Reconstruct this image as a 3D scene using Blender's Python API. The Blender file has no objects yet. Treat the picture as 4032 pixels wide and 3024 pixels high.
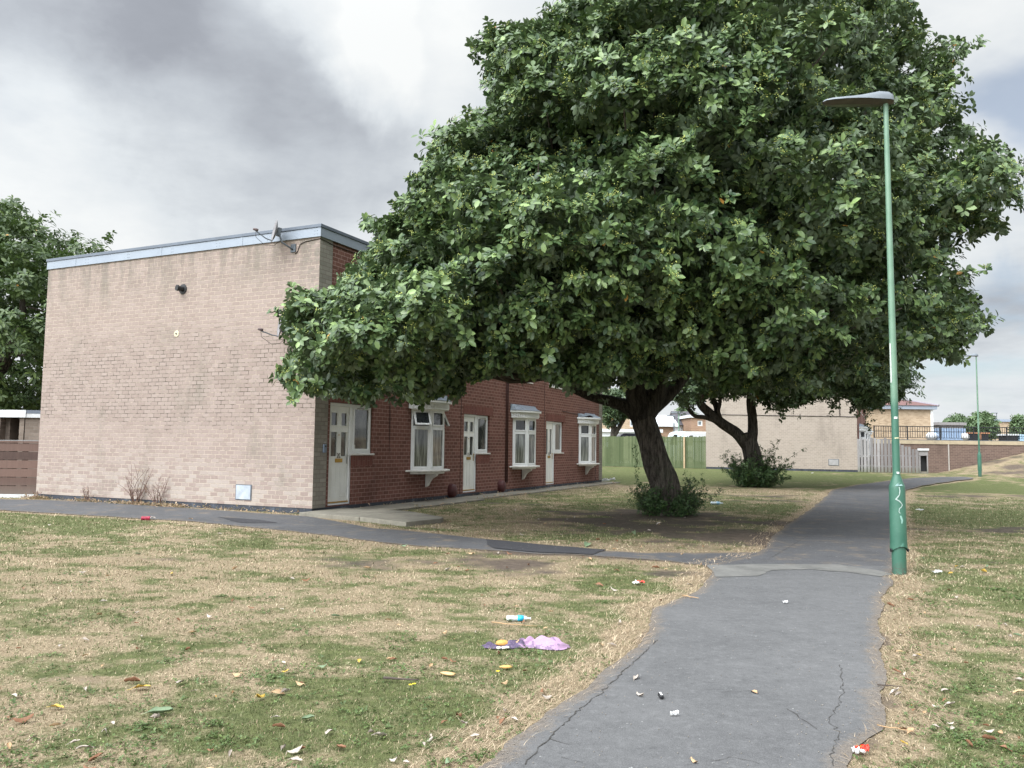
import bpy, math, random
import numpy as np
from mathutils import Vector, Matrix

# ------------------------------------------------------------ camera model
F_PX, PITCH, ROLL, CAMH = 3187.7, 0.077, 0.0121, 1.6
S22 = 4032.0 / 2212.0
_f = np.array([0, math.cos(PITCH), math.sin(PITCH)])
_r = np.array([1.0, 0, 0]); _u = np.array([0, -math.sin(PITCH), math.cos(PITCH)])
_r2 = math.cos(ROLL) * _r + math.sin(ROLL) * _u
_u2 = -math.sin(ROLL) * _r + math.cos(ROLL) * _u

sc = bpy.context.scene
col = sc.collection
cam_d = bpy.data.cameras.new('camera'); cam = bpy.data.objects.new('camera', cam_d); col.objects.link(cam)
cam_d.sensor_fit = 'HORIZONTAL'; cam_d.sensor_width = 36.0; cam_d.lens = 36.0 * F_PX / 4032.0
cam_d.clip_start = 0.05; cam_d.clip_end = 6000
M = Matrix(((_r2[0], _u2[0], -_f[0], 0), (_r2[1], _u2[1], -_f[1], 0), (_r2[2], _u2[2], -_f[2], CAMH), (0, 0, 0, 1)))
cam.matrix_world = M
sc.camera = cam

# ------------------------------------------------------------ exposure, world, sun
sc.view_settings.view_transform = 'Standard'; sc.view_settings.look = 'None'
sc.view_settings.gamma = 1.0; sc.view_settings.use_curve_mapping = False
sc.view_settings.exposure = 0.04
SUN_DIR = Vector((-0.52, -0.50, 0.80)).normalized()      # towards the (veiled) sun
SUN_EL = math.asin(SUN_DIR.z); SUN_AZ = math.atan2(SUN_DIR.x, SUN_DIR.y)

def ray22(x, y):
    d = (x * S22 - 2016) / F_PX * _r2 - (y * S22 - 1512) / F_PX * _u2 + _f
    return d
def A(x, y, Y):
    """the place at distance Y down the view whose picture position is x, y"""
    d = ray22(x, y); p = d * (Y / d[1]); return Vector((p[0], p[1], p[2] + CAMH))
def A4(x, y, Y): return A(x / S22, y / S22, Y)

world = bpy.data.worlds.new("World"); sc.world = world; world.use_nodes = True
wn = world.node_tree; wn.nodes.clear(); wl = wn.links

class NT:
    """tiny helper for writing node trees"""
    def __init__(s, tree): s.t = tree; s.n = tree.nodes; s.l = tree.links
    def node(s, typ, inputs=None, **props):
        n = s.n.new(typ)
        for k, v in props.items(): setattr(n, k, v)
        for k, v in (inputs or {}).items():
            if isinstance(v, bpy.types.NodeSocket): s.l.new(v, n.inputs[k])
            else: n.inputs[k].default_value = v
        return n
    def math(s, op, a, b=0.0, c=None, clamp=False):
        n = s.n.new('ShaderNodeMath'); n.operation = op; n.use_clamp = clamp
        for i, v in enumerate([a, b] + ([c] if c is not None else [])):
            if isinstance(v, bpy.types.NodeSocket): s.l.new(v, n.inputs[i])
            else: n.inputs[i].default_value = v
        return n.outputs[0]
    def ss(s, v, a, b):
        n = s.node('ShaderNodeMapRange', {0: v, 1: a, 2: b, 3: 0.0, 4: 1.0}, interpolation_type='SMOOTHSTEP')
        return n.outputs[0]
    def mix(s, f, a, b, mode='MIX'):
        n = s.n.new('ShaderNodeMix'); n.data_type = 'RGBA'; n.blend_type = mode
        def put(i, v):
            if isinstance(v, bpy.types.NodeSocket): s.l.new(v, n.inputs[i])
            else: n.inputs[i].default_value = v if not isinstance(v, tuple) or len(v) == 4 else (*v, 1)
        put(0, f); put(6, a); put(7, b); return n.outputs[2]
    def noise(s, vec, scale, detail=4, rough=.55, dist=0.0, out=0):
        n = s.node('ShaderNodeTexNoise', {'Vector': vec, 'Scale': scale, 'Detail': detail, 'Roughness': rough, 'Distortion': dist})
        return n.outputs[out]
    def vmul(s, v, xyz):
        n = s.node('ShaderNodeVectorMath', {0: v, 1: xyz}, operation='MULTIPLY'); return n.outputs[0]
    def ramp(s, f, stops, interp='LINEAR'):
        n = s.n.new('ShaderNodeValToRGB'); n.color_ramp.interpolation = interp
        e = n.color_ramp.elements
        while len(e) < len(stops): e.new(.5)
        for i, (p, c) in enumerate(stops): e[i].position = p; e[i].color = (*c, 1) if len(c) == 3 else c
        s.l.new(f, n.inputs[0]); return n.outputs[0]

def build_world():
    T = NT(wn)
    tc = T.node('ShaderNodeTexCoord'); D = tc.outputs['Generated']
    sep = T.node('ShaderNodeSeparateXYZ', {0: D})
    zz = T.math('MAXIMUM', sep.outputs[2], 0.0)
    den = T.math('ADD', zz, 0.16)
    px = T.math('DIVIDE', sep.outputs[0], den); py = T.math('DIVIDE', sep.outputs[1], den)
    P = T.node('ShaderNodeCombineXYZ', {0: px, 1: py, 2: 4.35}).outputs[0]
    n1 = T.noise(P, 1.25, 8, .56, .15); n2 = T.noise(P, 4.3, 6, .6, .1)
    nv = T.math('ADD', T.math('MULTIPLY', n1, .64), T.math('MULTIPLY', n2, .36))
    base = T.math('MULTIPLY_ADD', nv, 0.66, 0.26)
    # large cloud masses: direction, cos of inner and outer edge, brightness change
    dn = T.noise(D, 3.5, 6, .55, .3, out=1)
    wob = T.node('ShaderNodeVectorMath', {0: dn, 1: (.5, .5, .5)}, operation='SUBTRACT').outputs[0]
    Dw = T.node('ShaderNodeVectorMath', {0: wob, 1: (.30, .30, .30), 2: D}, operation='MULTIPLY_ADD').outputs[0]
    Dw = T.node('ShaderNodeVectorMath', {0: Dw}, operation='NORMALIZE').outputs[0]
    blobs = [(300, 130, 14, -.20), (560, 200, 10, -.14), (650, 310, 6, -.06), (830, 400, 7, .11), (930, 180, 6, .04), (60, 140, 9, -.06), (900, 400, 7, -.02),(640,440,6,-.03),
             (180, 400, 9, .12), (450, 470, 9, .13), (30, 280, 6, .10), (760, 120, 4.5, .15), (800, 200, 3.5, .15), (700, 50, 4, .13), (1000, 60, 6, .06), (880, 150, 6, .07),
             (600, 10, 5, .10), (1000, 120, 8, -.02), (880, 250, 5, -.04),
             (2190, 420, 6, .10), (2150, 700, 7, -.08), (2150, 60, 8, .12), (2190, 820, 4, -.07), (2100, 850, 2.5, .05), (0, 480, 8, .06)]
    acc = base
    for x, y, rad, w in blobs:
        d = Vector(ray22(x, y)).normalized()
        dot = T.node('ShaderNodeVectorMath', {0: Dw, 1: tuple(d)}, operation='DOT_PRODUCT').outputs['Value']
        m = T.ss(dot, math.cos(math.radians(rad * 1.45)), math.cos(math.radians(rad * .15)))
        acc = T.math('MULTIPLY_ADD', m, w, acc)
    hz = T.ss(sep.outputs[2], .22, .0)
    acc = T.math('MULTIPLY_ADD', hz, .07, acc)
    cloud = T.ramp(acc, [(0.06, (.28, .30, .34)), (0.27, (.39, .415, .465)), (.41, (.57, .61, .66)), (.58, (.79, .835, .87)), (.78, (.98, 1.0, 1.0))])
    # the veiled sun brightens the cloud around it, behind the camera
    sd = T.node('ShaderNodeVectorMath', {0: D, 1: tuple(SUN_DIR)}, operation='DOT_PRODUCT').outputs['Value']
    glow = T.math('POWER', T.math('MAXIMUM', T.math('MULTIPLY_ADD', sd, .5, .5), 0.0), 8.0)
    zen = T.ss(sep.outputs[2], .45, .95)
    gain = T.math('ADD', T.math('MULTIPLY_ADD', glow, GLOW, 1.0), T.math('MULTIPLY', zen, .8))
    sky = T.node('ShaderNodeTexSky', sky_type='NISHITA')
    sky.sun_disc = False; sky.sun_elevation = SUN_EL; sky.sun_rotation = SUN_AZ
    bs = T.node('ShaderNodeBackground', {'Color': sky.outputs[0], 'Strength': .12})
    bc = T.node('ShaderNodeBackground', {'Color': cloud, 'Strength': T.math('MULTIPLY', gain, CLOUD)})
    # thin blue gaps, mostly in the right part of the sky
    gn = T.noise(P, 2.1, 5, .5, .2)
    d = Vector(ray22(2120, 240)).normalized()
    dot = T.node('ShaderNodeVectorMath', {0: Dw, 1: tuple(d)}, operation='DOT_PRODUCT').outputs['Value']
    m = T.ss(dot, math.cos(math.radians(9)), math.cos(math.radians(1)))
    d2 = Vector(ray22(2150, 800)).normalized()
    dot2 = T.node('ShaderNodeVectorMath', {0: Dw, 1: tuple(d2)}, operation='DOT_PRODUCT').outputs['Value']
    m2 = T.ss(dot2, math.cos(math.radians(6)), math.cos(math.radians(1)))
    gap = T.math('MULTIPLY', T.math('MAXIMUM', m, m2), T.ss(gn, .38, .62))
    gap = T.math('MAXIMUM', T.math('MULTIPLY', gap, .6), T.math('MULTIPLY', T.ss(gn, .62, .8), .25))
    mx = T.node('ShaderNodeMixShader', {0: gap, 1: bc.outputs[0], 2: bs.outputs[0]})
    T.node('ShaderNodeOutputWorld', {0: mx.outputs[0]})
GLOW, CLOUD = 9.0, 0.92
build_world()
sun_d = bpy.data.lights.new('sun', 'SUN'); sun_d.energy = 1.5; sun_d.angle = math.radians(10); sun_d.color = (1.0, .965, .91)
sun = bpy.data.objects.new('sun', sun_d); col.objects.link(sun)
sun.rotation_euler = (-SUN_DIR).to_track_quat('-Z', 'Y').to_euler(); sun.location = (0, 0, 30)

rng = np.random.default_rng(7); random.seed(7)

# ------------------------------------------------------------ noise in numpy
def _hash(ix, iy, seed):
    h = (ix.astype(np.int64) * 374761393 + iy.astype(np.int64) * 668265263 + seed * 974634777) & 0xffffffff
    h = ((h ^ (h >> 13)) * 1274126177) & 0xffffffff
    return ((h ^ (h >> 16)) & 0xffffff) / float(0xffffff)
def vnoise(x, y, seed=0):
    x = np.asarray(x, float); y = np.asarray(y, float)
    ix = np.floor(x); iy = np.floor(y); fx = x - ix; fy = y - iy
    fx = fx * fx * (3 - 2 * fx); fy = fy * fy * (3 - 2 * fy)
    a = _hash(ix, iy, seed); b = _hash(ix + 1, iy, seed); c = _hash(ix, iy + 1, seed); d = _hash(ix + 1, iy + 1, seed)
    return (a + (b - a) * fx) * (1 - fy) + (c + (d - c) * fx) * fy
def fbm(x, y, s, oct=4, seed=0):
    v = 0; amp = 1; tot = 0
    for o in range(oct):
        v = v + amp * vnoise(np.asarray(x) / s * 2 ** o, np.asarray(y) / s * 2 ** o, seed + o * 17); tot += amp; amp *= .55
    return v / tot
def sstep(v, a, b):
    t = np.clip((v - a) / (b - a), 0, 1); return t * t * (3 - 2 * t)

# ------------------------------------------------------------ ground height
WALL_Y = 49.9; MX0 = 26.2
def gz(x, y):
    z = .30 * sstep(y, 36, 48)
    m = np.clip(.245 * (x - MX0), 0, 2.05) * sstep(y, WALL_Y - 8.5, WALL_Y - .3)
    return z + m
def G(x, y, lift=0.0):
    """the ground point seen at picture position x, y (on the 2212-wide view)"""
    d = ray22(x, y); z = 0.0
    for _ in range(12):
        t = (z + lift - CAMH) / d[2]; p = d * t; z = float(gz(p[0], p[1])) * .6 + z * .4
    return Vector((p[0], p[1], p[2] + CAMH))
def G4(x, y): return G(x / S22, y / S22)

# ------------------------------------------------------------ object helpers
def tag(o, label=None, cat=None, group=None, kind=None):
    if label: o['label'] = label
    if cat: o['category'] = cat
    if group: o['group'] = group
    if kind: o['kind'] = kind
    return o
def empty(name, loc=(0, 0, 0), rz=0.0):
    o = bpy.data.objects.new(name, None); col.objects.link(o); o.location = loc; o.rotation_euler = (0, 0, rz)
    o.empty_display_size = .2; return o
class MB:
    def __init__(s): s.v = []; s.f = []; s.m = []
    def add(s, vs, fs, m=0):
        k = len(s.v); s.v += [tuple(p) for p in vs]; s.f += [tuple(i + k for i in f) for f in fs]; s.m += [m] * len(fs); return s
    def box(s, x0, x1, y0, y1, z0, z1, m=0):
        v = [(x, y, z) for x in (x0, x1) for y in (y0, y1) for z in (z0, z1)]
        return s.add(v, [(0, 1, 3, 2), (4, 6, 7, 5), (0, 4, 5, 1), (2, 3, 7, 6), (0, 2, 6, 4), (1, 5, 7, 3)], m)
    def obox(s, o, ax, ay, x0, x1, y0, y1, z0, z1, m=0):
        o = Vector(o); ax = Vector(ax); ay = Vector(ay); az = ax.cross(ay)
        v = [o + ax * x + ay * y + az * z for x in (x0, x1) for y in (y0, y1) for z in (z0, z1)]
        return s.add(v, [(0, 1, 3, 2), (4, 6, 7, 5), (0, 4, 5, 1), (2, 3, 7, 6), (0, 2, 6, 4), (1, 5, 7, 3)], m)
    def prism(s, poly, z0, z1, m=0):
        n = len(poly); v = [(x, y, z0) for x, y in poly] + [(x, y, z1) for x, y in poly]
        return s.add(v, [tuple(range(n))[::-1], tuple(range(n, 2 * n))] + [(i, (i + 1) % n, n + (i + 1) % n, n + i) for i in range(n)], m)
    def tube(s, pts, rad, sides=10, m=0, cap=True, jitter=0.0, fl=None):
        pts = [Vector(p) for p in pts]; n = len(pts)
        if not hasattr(rad, '__len__'): rad = [rad] * n
        ref = Vector((0, 0, 1)) if abs((pts[-1] - pts[0]).normalized().z) < .8 else Vector((1, 0, 0))
        vs = []
        for i, p in enumerate(pts):
            t = (pts[min(i + 1, n - 1)] - pts[max(i - 1, 0)]).normalized()
            a = t.cross(ref).normalized(); b = t.cross(a).normalized()
            for k in range(sides):
                th = 2 * math.pi * k / sides
                rr = rad[i] * (1 + (random.uniform(-jitter, jitter) if jitter else 0))
                if fl: rr *= fl(i / (n - 1), th)
                vs.append(p + a * math.cos(th) * rr + b * math.sin(th) * rr)
        fs = [(i * sides + k, i * sides + (k + 1) % sides, (i + 1) * sides + (k + 1) % sides, (i + 1) * sides + k) for i in range(n - 1) for k in range(sides)]
        if cap: fs += [tuple(range(sides))[::-1], tuple((n - 1) * sides + k for k in range(sides))]
        return s.add(vs, fs, m)
    def build(s, name, mat, parent=None, smooth=False, bevel=0.0, loc=None):
        me = bpy.data.meshes.new(name); me.from_pydata(s.v, [], s.f)
        for mm in (mat if isinstance(mat, (list, tuple)) else [mat]): me.materials.append(mm)
        if any(s.m): me.polygons.foreach_set('material_index', s.m)
        if smooth: me.polygons.foreach_set('use_smooth', [True] * len(s.f))
        o = bpy.data.objects.new(name, me); col.objects.link(o)
        if parent: o.parent = parent
        if loc is not None: o.location = loc
        if bevel:
            b = o.modifiers.new('bevel', 'BEVEL'); b.width = bevel; b.segments = 2; b.limit_method = 'ANGLE'
        return o
def box(name, mat, parent, *a, bevel=0.0): return MB().box(*a).build(name, mat, parent, bevel=bevel)
def np_mesh(name, verts, faces_flat, loop_totals, mat, parent=None, attrs=None, smooth=False):
    me = bpy.data.meshes.new(name)
    nv = len(verts); me.vertices.add(nv); me.vertices.foreach_set('co', np.asarray(verts, np.float32).ravel())
    nl = len(faces_flat); me.loops.add(nl); me.loops.foreach_set('vertex_index', np.asarray(faces_flat, np.int32))
    lt = np.asarray(loop_totals, np.int32); me.polygons.add(len(lt))
    me.polygons.foreach_set('loop_start', np.concatenate([[0], np.cumsum(lt)[:-1]]).astype(np.int32))
    me.polygons.foreach_set('loop_total', lt)
    if smooth: me.polygons.foreach_set('use_smooth', np.ones(len(lt), bool))
    for k, v in (attrs or {}).items():
        at = me.attributes.new(k, 'FLOAT', 'POINT'); at.data.foreach_set('value', np.asarray(v, np.float32))
    me.update(calc_edges=True); me.validate()
    me.materials.append(mat)
    o = bpy.data.objects.new(name, me); col.objects.link(o)
    if parent: o.parent = parent
    return o
def deep_copy(o, parent=None):
    c = o.copy(); col.objects.link(c); c.parent = parent
    for ch in list(o.children): deep_copy(ch, c)
    return c

# ------------------------------------------------------------ materials
def mat_new(name):
    m = bpy.data.materials.new(name); m.use_nodes = True; m.node_tree.nodes.clear()
    return m, NT(m.node_tree)
def finish(T, color, rough=.8, bump=None, bstr=.3, bdist=.01, metal=0.0, spec=.5, extra=None):
    ins = {'Base Color': color if isinstance(color, bpy.types.NodeSocket) else (*color, 1), 'Roughness': rough, 'Metallic': metal, 'Specular IOR Level': spec}
    if extra: ins.update(extra)
    p = T.node('ShaderNodeBsdfPrincipled', ins)
    if bump is not None:
        b = T.node('ShaderNodeBump', {'Height': bump, 'Strength': bstr, 'Distance': bdist}); T.l.new(b.outputs[0], p.inputs['Normal'])
    T.node('ShaderNodeOutputMaterial', {0: p.outputs[0]})
    return p
def plain(name, c, rough=.6, var=.12, scale=6.0, metal=0.0, dirt=None, spec=.4, bump=.1):
    m, T = mat_new(name)
    tc = T.node('ShaderNodeTexCoord'); O = tc.outputs['Object']
    n = T.noise(O, scale, 6, .6); n2 = T.noise(O, scale * 9, 3, .6)
    f = T.math('ADD', T.math('MULTIPLY', n, .7), T.math('MULTIPLY', n2, .3))
    lo = tuple(max(0, v * (1 - var * 1.6)) for v in c); hi = tuple(min(1, v * (1 + var * 1.2)) for v in c)
    colr = T.ramp(f, [(.3, lo), (.7, hi)])
    if dirt:
        dn = T.noise(O, scale * .6, 8, .7); colr = T.mix(T.math('MULTIPLY', T.ss(dn, .5, .72), dirt[1]), colr, dirt[0])
    finish(T, colr, rough, n2, bump, .004, metal, spec)
    return m
def wall_uv(T):
    """(along the wall, up) in the object's own metres"""
    tc = T.node('ShaderNodeTexCoord'); s = T.node('ShaderNodeSeparateXYZ', {0: tc.outputs['Object']})
    n = T.node('ShaderNodeSeparateXYZ', {0: tc.outputs['Normal']})
    ny = T.math('GREATER_THAN', T.math('ABSOLUTE', n.outputs[1]), .7)
    u = T.math('ADD', T.math('MULTIPLY', s.outputs[0], ny), T.math('MULTIPLY', s.outputs[1], T.math('SUBTRACT', 1.0, ny)))
    return T.node('ShaderNodeCombineXYZ', {0: u, 1: s.outputs[2], 2: 0.0}).outputs[0], tc.outputs['Object'], s
def brick_mat(name, c1, c2, mortar, kind='plain', bw=.24, rh=.1015, rot=False, msize=.006):
    m, T = mat_new(name)
    uv, O, s = wall_uv(T)
    if rot:
        q = T.node('ShaderNodeSeparateXYZ', {0: uv}); uv = T.node('ShaderNodeCombineXYZ', {0: q.outputs[1], 1: q.outputs[0], 2: 0.0}).outputs[0]
    wn_ = T.noise(uv, 9.0, 3, .5, out=1)
    wv = T.node('ShaderNodeVectorMath', {0: wn_, 1: (.5, .5, .5)}, operation='SUBTRACT').outputs[0]
    uvw = T.node('ShaderNodeVectorMath', {0: wv, 1: (.010, .010, 0), 2: uv}, operation='MULTIPLY_ADD').outputs[0]
    br = T.node('ShaderNodeTexBrick', {'Vector': uvw, 'Color1': (*c1, 1), 'Color2': (*c2, 1), 'Mortar': (*mortar, 1), 'Scale': 1.0,
                                       'Mortar Size': msize, 'Mortar Smooth': .25, 'Bias': 0.0, 'Brick Width': bw, 'Row Height': rh}, offset=.5)
    c = br.outputs['Color']; fac = br.outputs['Fac']
    # a second brick node with the same cells gives single odd bricks
    br2 = T.node('ShaderNodeTexBrick', {'Vector': uvw, 'Color1': (0, 0, 0, 1), 'Color2': (1, 1, 1, 1), 'Mortar': (.5, .5, .5, 1), 'Scale': 1.0,
                                        'Mortar Size': msize, 'Mortar Smooth': .2, 'Bias': 0.0, 'Brick Width': bw, 'Row Height': rh}, offset=.5)
    br2.inputs['Vector'].default_value = (0, 0, 0)
    fine = T.noise(O, 55, 4, .65); med = T.noise(O, 7, 5, .6); big = T.noise(O, .7, 5, .6)
    cc = T.mix(T.math('MULTIPLY', T.ss(fine, .35, .75), .28), c, tuple(v * .62 for v in c1))
    cc = T.mix(T.math('MULTIPLY', T.ss(med, .52, .78), .22), cc, tuple(min(1, v * 1.35 + .03) for v in c2))
    z = s.outputs[2]
    if kind == 'beige':
        # mortar: pale low down and high up, dark open joints in the middle band
        mort = T.math('SUBTRACT', 1.0, T.math('SUBTRACT', 1.0, fac))
        band = T.math('MULTIPLY', T.ss(T.math('ADD', z, T.math('MULTIPLY', big, 1.6)), 2.6, 3.2), T.ss(T.math('ADD', z, T.math('MULTIPLY', big, 1.6)), 5.6, 4.6))
        dj = T.math('MULTIPLY', T.math('MULTIPLY', mort, T.math('ADD', T.math('MULTIPLY', band, .65), T.math('MULTIPLY', T.ss(med, .45, .6), .45))), T.ss(T.noise(O, 2.3, 7, .75), .34, .56))
        cc = T.mix(dj, cc, (.085, .07, .055))
        # paler, salt-bloomed bricks towards the bottom, in whole bricks
        lowf = T.math('MULTIPLY', T.ss(T.math('ADD', z, T.math('MULTIPLY', big, 1.5)), 2.4, .9), T.ss(br2.outputs['Color'], .25, .8))
        cc = T.mix(T.math('MULTIPLY', lowf, .30), cc, (.46, .44, .39))
        # sooty streaks under the fascia, the corner and the dish
        st = T.noise(T.vmul(O, (1.6, 1.6, .35)), 2.2, 6, .7)
        up = T.math('MULTIPLY', T.ss(z, 5.0, 6.5), T.ss(st, .38, .62))
        cc = T.mix(T.math('MULTIPLY', up, .50), cc, (.10, .095, .078))
        gs = T.noise(T.vmul(O, (1., 1., .55)), .9, 8, .72)
        cc = T.mix(T.math('MULTIPLY', T.ss(gs, .52, .70), .34), cc, (.135, .13, .10))
        gs2 = T.noise(T.vmul(O, (1., 1., 1.8)), 6.5, 7, .78); cc = T.mix(T.math('MULTIPLY', T.ss(gs2, .54, .70), .20), cc, (.13, .12, .10)); cc = T.mix(T.math('MULTIPLY', T.ss(gs2, .44, .30), .28), cc, (.46, .40, .36))
        cr = T.math('MULTIPLY', T.ss(s.outputs[1], .85, .1), T.math('MULTIPLY', T.ss(z, 3.0, 6.0), T.ss(med, .4, .62)))
        cc = T.mix(T.math('MULTIPLY', cr, .45), cc, (.15, .145, .12))
        sp = T.math('MULTIPLY', T.ss(T.noise(O, 38, 2, .5), .70, .76), T.ss(T.noise(O, 2.0, 4, .6), .5, .62))
        cc = T.mix(sp, cc, (.62, .61, .58))
    if kind == 'red':
        run = T.noise(T.vmul(O, (3.0, 3.0, .22)), 2.5, 6, .6)
        cc = T.mix(T.math('MULTIPLY', T.ss(run, .55, .78), .30), cc, (.30, .21, .19))
        cc = T.mix(T.math('MULTIPLY', T.ss(big, .5, .7), .35), cc, tuple(v * .55 for v in c1))
    if kind == 'dull':
        gs = T.noise(T.vmul(O, (1., 1., .4)), .8, 8, .7)
        cc = T.mix(T.math('MULTIPLY', T.ss(gs, .5, .7), .4), cc, tuple(v * .55 for v in c1))
    hgt = T.math('ADD', T.math('MULTIPLY', T.math('SUBTRACT', 1.0, fac), 1.0), T.math('MULTIPLY', fine, .35))
    finish(T, cc, .88, hgt, .55, .008, spec=.25)
    return m
M_BEIGE = brick_mat('beige_brick', (.268, .209, .184), (.314, .252, .225), (.40, .33, .272), 'beige', msize=.010)
M_BEIGE2 = brick_mat('beige_brick_far', (.29, .245, .21), (.34, .29, .25), (.40, .34, .29), 'dull', msize=.011)
M_PIER = brick_mat('grey_beige_brick', (.225, .208, .178), (.31, .285, .245), (.20, .17, .14), 'dull', msize=.009)
M_RED = brick_mat('red_brick', (.130, .058, .044), (.192, .087, .067), (.34, .21, .18), 'red', msize=.0095)
M_SOLD = brick_mat('red_soldier_brick', (.130, .050, .040), (.185, .072, .056), (.24, .13, .11), 'red', bw=.24, rh=.1015, rot=True)
M_BROWN = brick_mat('brown_brick', (.125, .085, .07), (.17, .115, .095), (.22, .165, .135), 'dull', bw=.3, msize=.012)
M_CREAM = brick_mat('cream_brick', (.34, .25, .165), (.50, .385, .27), (.46, .38, .29), 'dull', bw=.3, msize=.008)
M_ORANGE = brick_mat('orange_brick', (.30, .185, .125), (.38, .25, .175), (.38, .29, .22), 'dull', bw=.3, msize=.008)
M_OLDB = brick_mat('weathered_grey_brick', (.17, .135, .11), (.25, .20, .165), (.22, .19, .16), 'dull')

def plinth_mat():
    m, T = mat_new('bitumen_plinth')
    uv, O, s = wall_uv(T)
    a = T.noise(T.vmul(O, (1, 1, .6)), 1.3, 7, .7); b = T.noise(O, 14, 5, .7)
    c = T.ramp(a, [(.38, (.016, .019, .026)), (.55, (.036, .043, .058)), (.72, (.13, .15, .18))])
    c = T.mix(T.math('MULTIPLY', T.ss(b, .60, .70), .5), c, (.36, .35, .32))
    c = T.mix(T.math('MULTIPLY', T.ss(b, .42, .32), .6), c, (.02, .02, .022))
    finish(T, c, .7, b, .4, .01); return m
M_PLINTH = plinth_mat()
M_UPVC = plain('white_upvc', (.77, .78, .78), .36, .05, 3, dirt=((.40, .39, .33), .18))
M_DOOR = plain('white_door_paint', (.78, .78, .745), .42, .05, 2.5, dirt=((.42, .40, .33), .18))
M_SILL = plain('weathered_white_sill', (.66, .64, .60), .6, .10, 8, dirt=((.25, .2, .16), .5))
M_FASCIA = plain('pale_blue_grey_fascia', (.255, .29, .345), .45, .06, 1.2, dirt=((.32, .36, .40), .3))
M_CAP = plain('grey_metal_roof_trim', (.115, .135, .17), .55, .12, 2)
M_LEAD = plain('lead_flashing', (.17, .20, .235), .5, .35, 7)
M_ROOF = plain('grey_felt_roof', (.12, .12, .13), .9, .2, 3)
M_BRASS = plain('brass', (.42, .26, .06), .35, .2, 20, metal=.7)
M_STEEL = plain('satin_steel', (.45, .45, .44), .3, .1, 20, metal=.8)
M_BLACK = plain('black_plastic', (.018, .018, .02), .5, .2, 20)
M_DARK = plain('dark_number_paint', (.05, .035, .02), .5, .1, 20)
M_GREYM = plain('grey_metal', (.11, .125, .145), .5, .3, 9, metal=.2)
M_METER = plain('dark_red_plastic', (.075, .022, .022), .5, .15, 12)
M_PIPE = plain('brown_pipe', (.055, .02, .018), .5, .2, 10)
M_CABLE = plain('black_cable', (.03, .022, .02), .6, .1, 10)
M_SLAB = plain('concrete', (.20, .185, .15), .9, .22, 2.2, dirt=((.085, .078, .06), .75), bump=.5)
M_SLABS = plain('weathered_concrete_side', (.16, .15, .125), .95, .3, 5, bump=.6)
def glass_mat(name, lo, hi, sc_=2.2, st=(1.5, 1.5, .8)):
    m, T = mat_new(name)
    tc = T.node('ShaderNodeTexCoord'); O = tc.outputs['Object']
    a = T.noise(T.vmul(O, st), sc_, 4, .6, .4)
    c = T.ramp(a, [(.40, lo), (.62, hi)])
    finish(T, c, .06, spec=.7, extra={'Coat Weight': .4, 'Coat Roughness': .03}); return m
M_GLASS = glass_mat('window_glass', (.018, .022, .022), (.085, .09, .08))
M_CURT = glass_mat('curtained_glass', (.030, .036, .036), (.27, .28, .265), 3.0, (5, 5, .35))
M_WPAPER = plain('white_paper', (.6, .6, .58), .8, .05)
M_GLASSD = glass_mat('dark_glass', (.012, .014, .018), (.03, .033, .035))
M_FARGL = glass_mat('far_window_glass', (.10, .13, .15), (.24, .28, .31))

# ============================================================ GROUND AND PATHS
MAIN = [(1035, 1659, 1845, 1659), (1130, 1575, 1900, 1570), (1240, 1500, 1903, 1500), (1330, 1430, 1912, 1425), (1385, 1385, 1905, 1390),
        (1400, 1368, 1902, 1365), (1410, 1317, 1903, 1310), (1464, 1294, 1912, 1285), (1513, 1268, 1925, 1262), (1535, 1249, 1930, 1250),
        (1532, 1222, 1934, 1222), (1640, 1199, 1934, 1195), (1665, 1165, 1936, 1160), (1700, 1135, 1940, 1130), (1768, 1089, 1947, 1085),
        (1798, 1060, 1958, 1060), (1850, 1049, 1990, 1051), (1930, 1038, 2030, 1045), (1975, 1034, 2070, 1039.5), (2030, 1032, 2100, 1036.5), (2080, 1031.5, 2104, 1034)]
CROSS = [(-260, 1060, -260, 1086), (0, 1079, 0, 1103), (170, 1083, 200, 1115), (400, 1098, 420, 1128), (560, 1109, 600, 1146), (668, 1116, 700, 1156), (800, 1141, 820, 1172),
         (900, 1149, 930, 1182), (1000, 1159, 1050, 1189), (1100, 1172, 1150, 1196), (1200, 1183, 1250, 1200), (1300, 1190, 1350, 1206),
         (1400, 1194, 1450, 1213), (1500, 1195, 1530, 1222), (1655, 1193, 1640, 1224)]
def edges(pairs, extra=None):
    L = [G(a, b).xy for a, b, _, _ in pairs]; R = [G(c, d).xy for _, _, c, d in pairs]
    if extra: L = [Vector(extra[0])] + L; R = [Vector(extra[1])] + R
    return L, R
mL, mR = edges(MAIN)
dl = (mL[0] - mL[1]).normalized(); 
mL = [mL[0] + dl * 6] + mL; mR = [mR[0] + Vector((-.05, -5.2))] + mR
cL, cR = edges(CROSS)
def resample(P, n):
    """n points per segment pair, linear"""
    out = []
    for i in range(len(P) - 1):
        for k in range(n): out.append(P[i].lerp(P[i + 1], k / n))
    out.append(P[-1]); return out
def path_edges(L, R, n, amp, seed):
    L = resample(L, n); R = resample(R, n); LL = []; RR = []
    for i, (a, b) in enumerate(zip(L, R)):
        t = (b - a).normalized()
        na = float(fbm(a.x * 1.0, a.y * 1.0, .5, 4, seed)) - .5; nb = float(fbm(b.x, b.y, .5, 4, seed + 5)) - .5
        LL.append(a + t * na * amp); RR.append(b + t * nb * amp)
    return LL, RR
mLL, mRR = path_edges(mL, mR, 26, .20, 3)
cLL, cRR = path_edges(cL, cR, 26, .22, 9)
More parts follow.
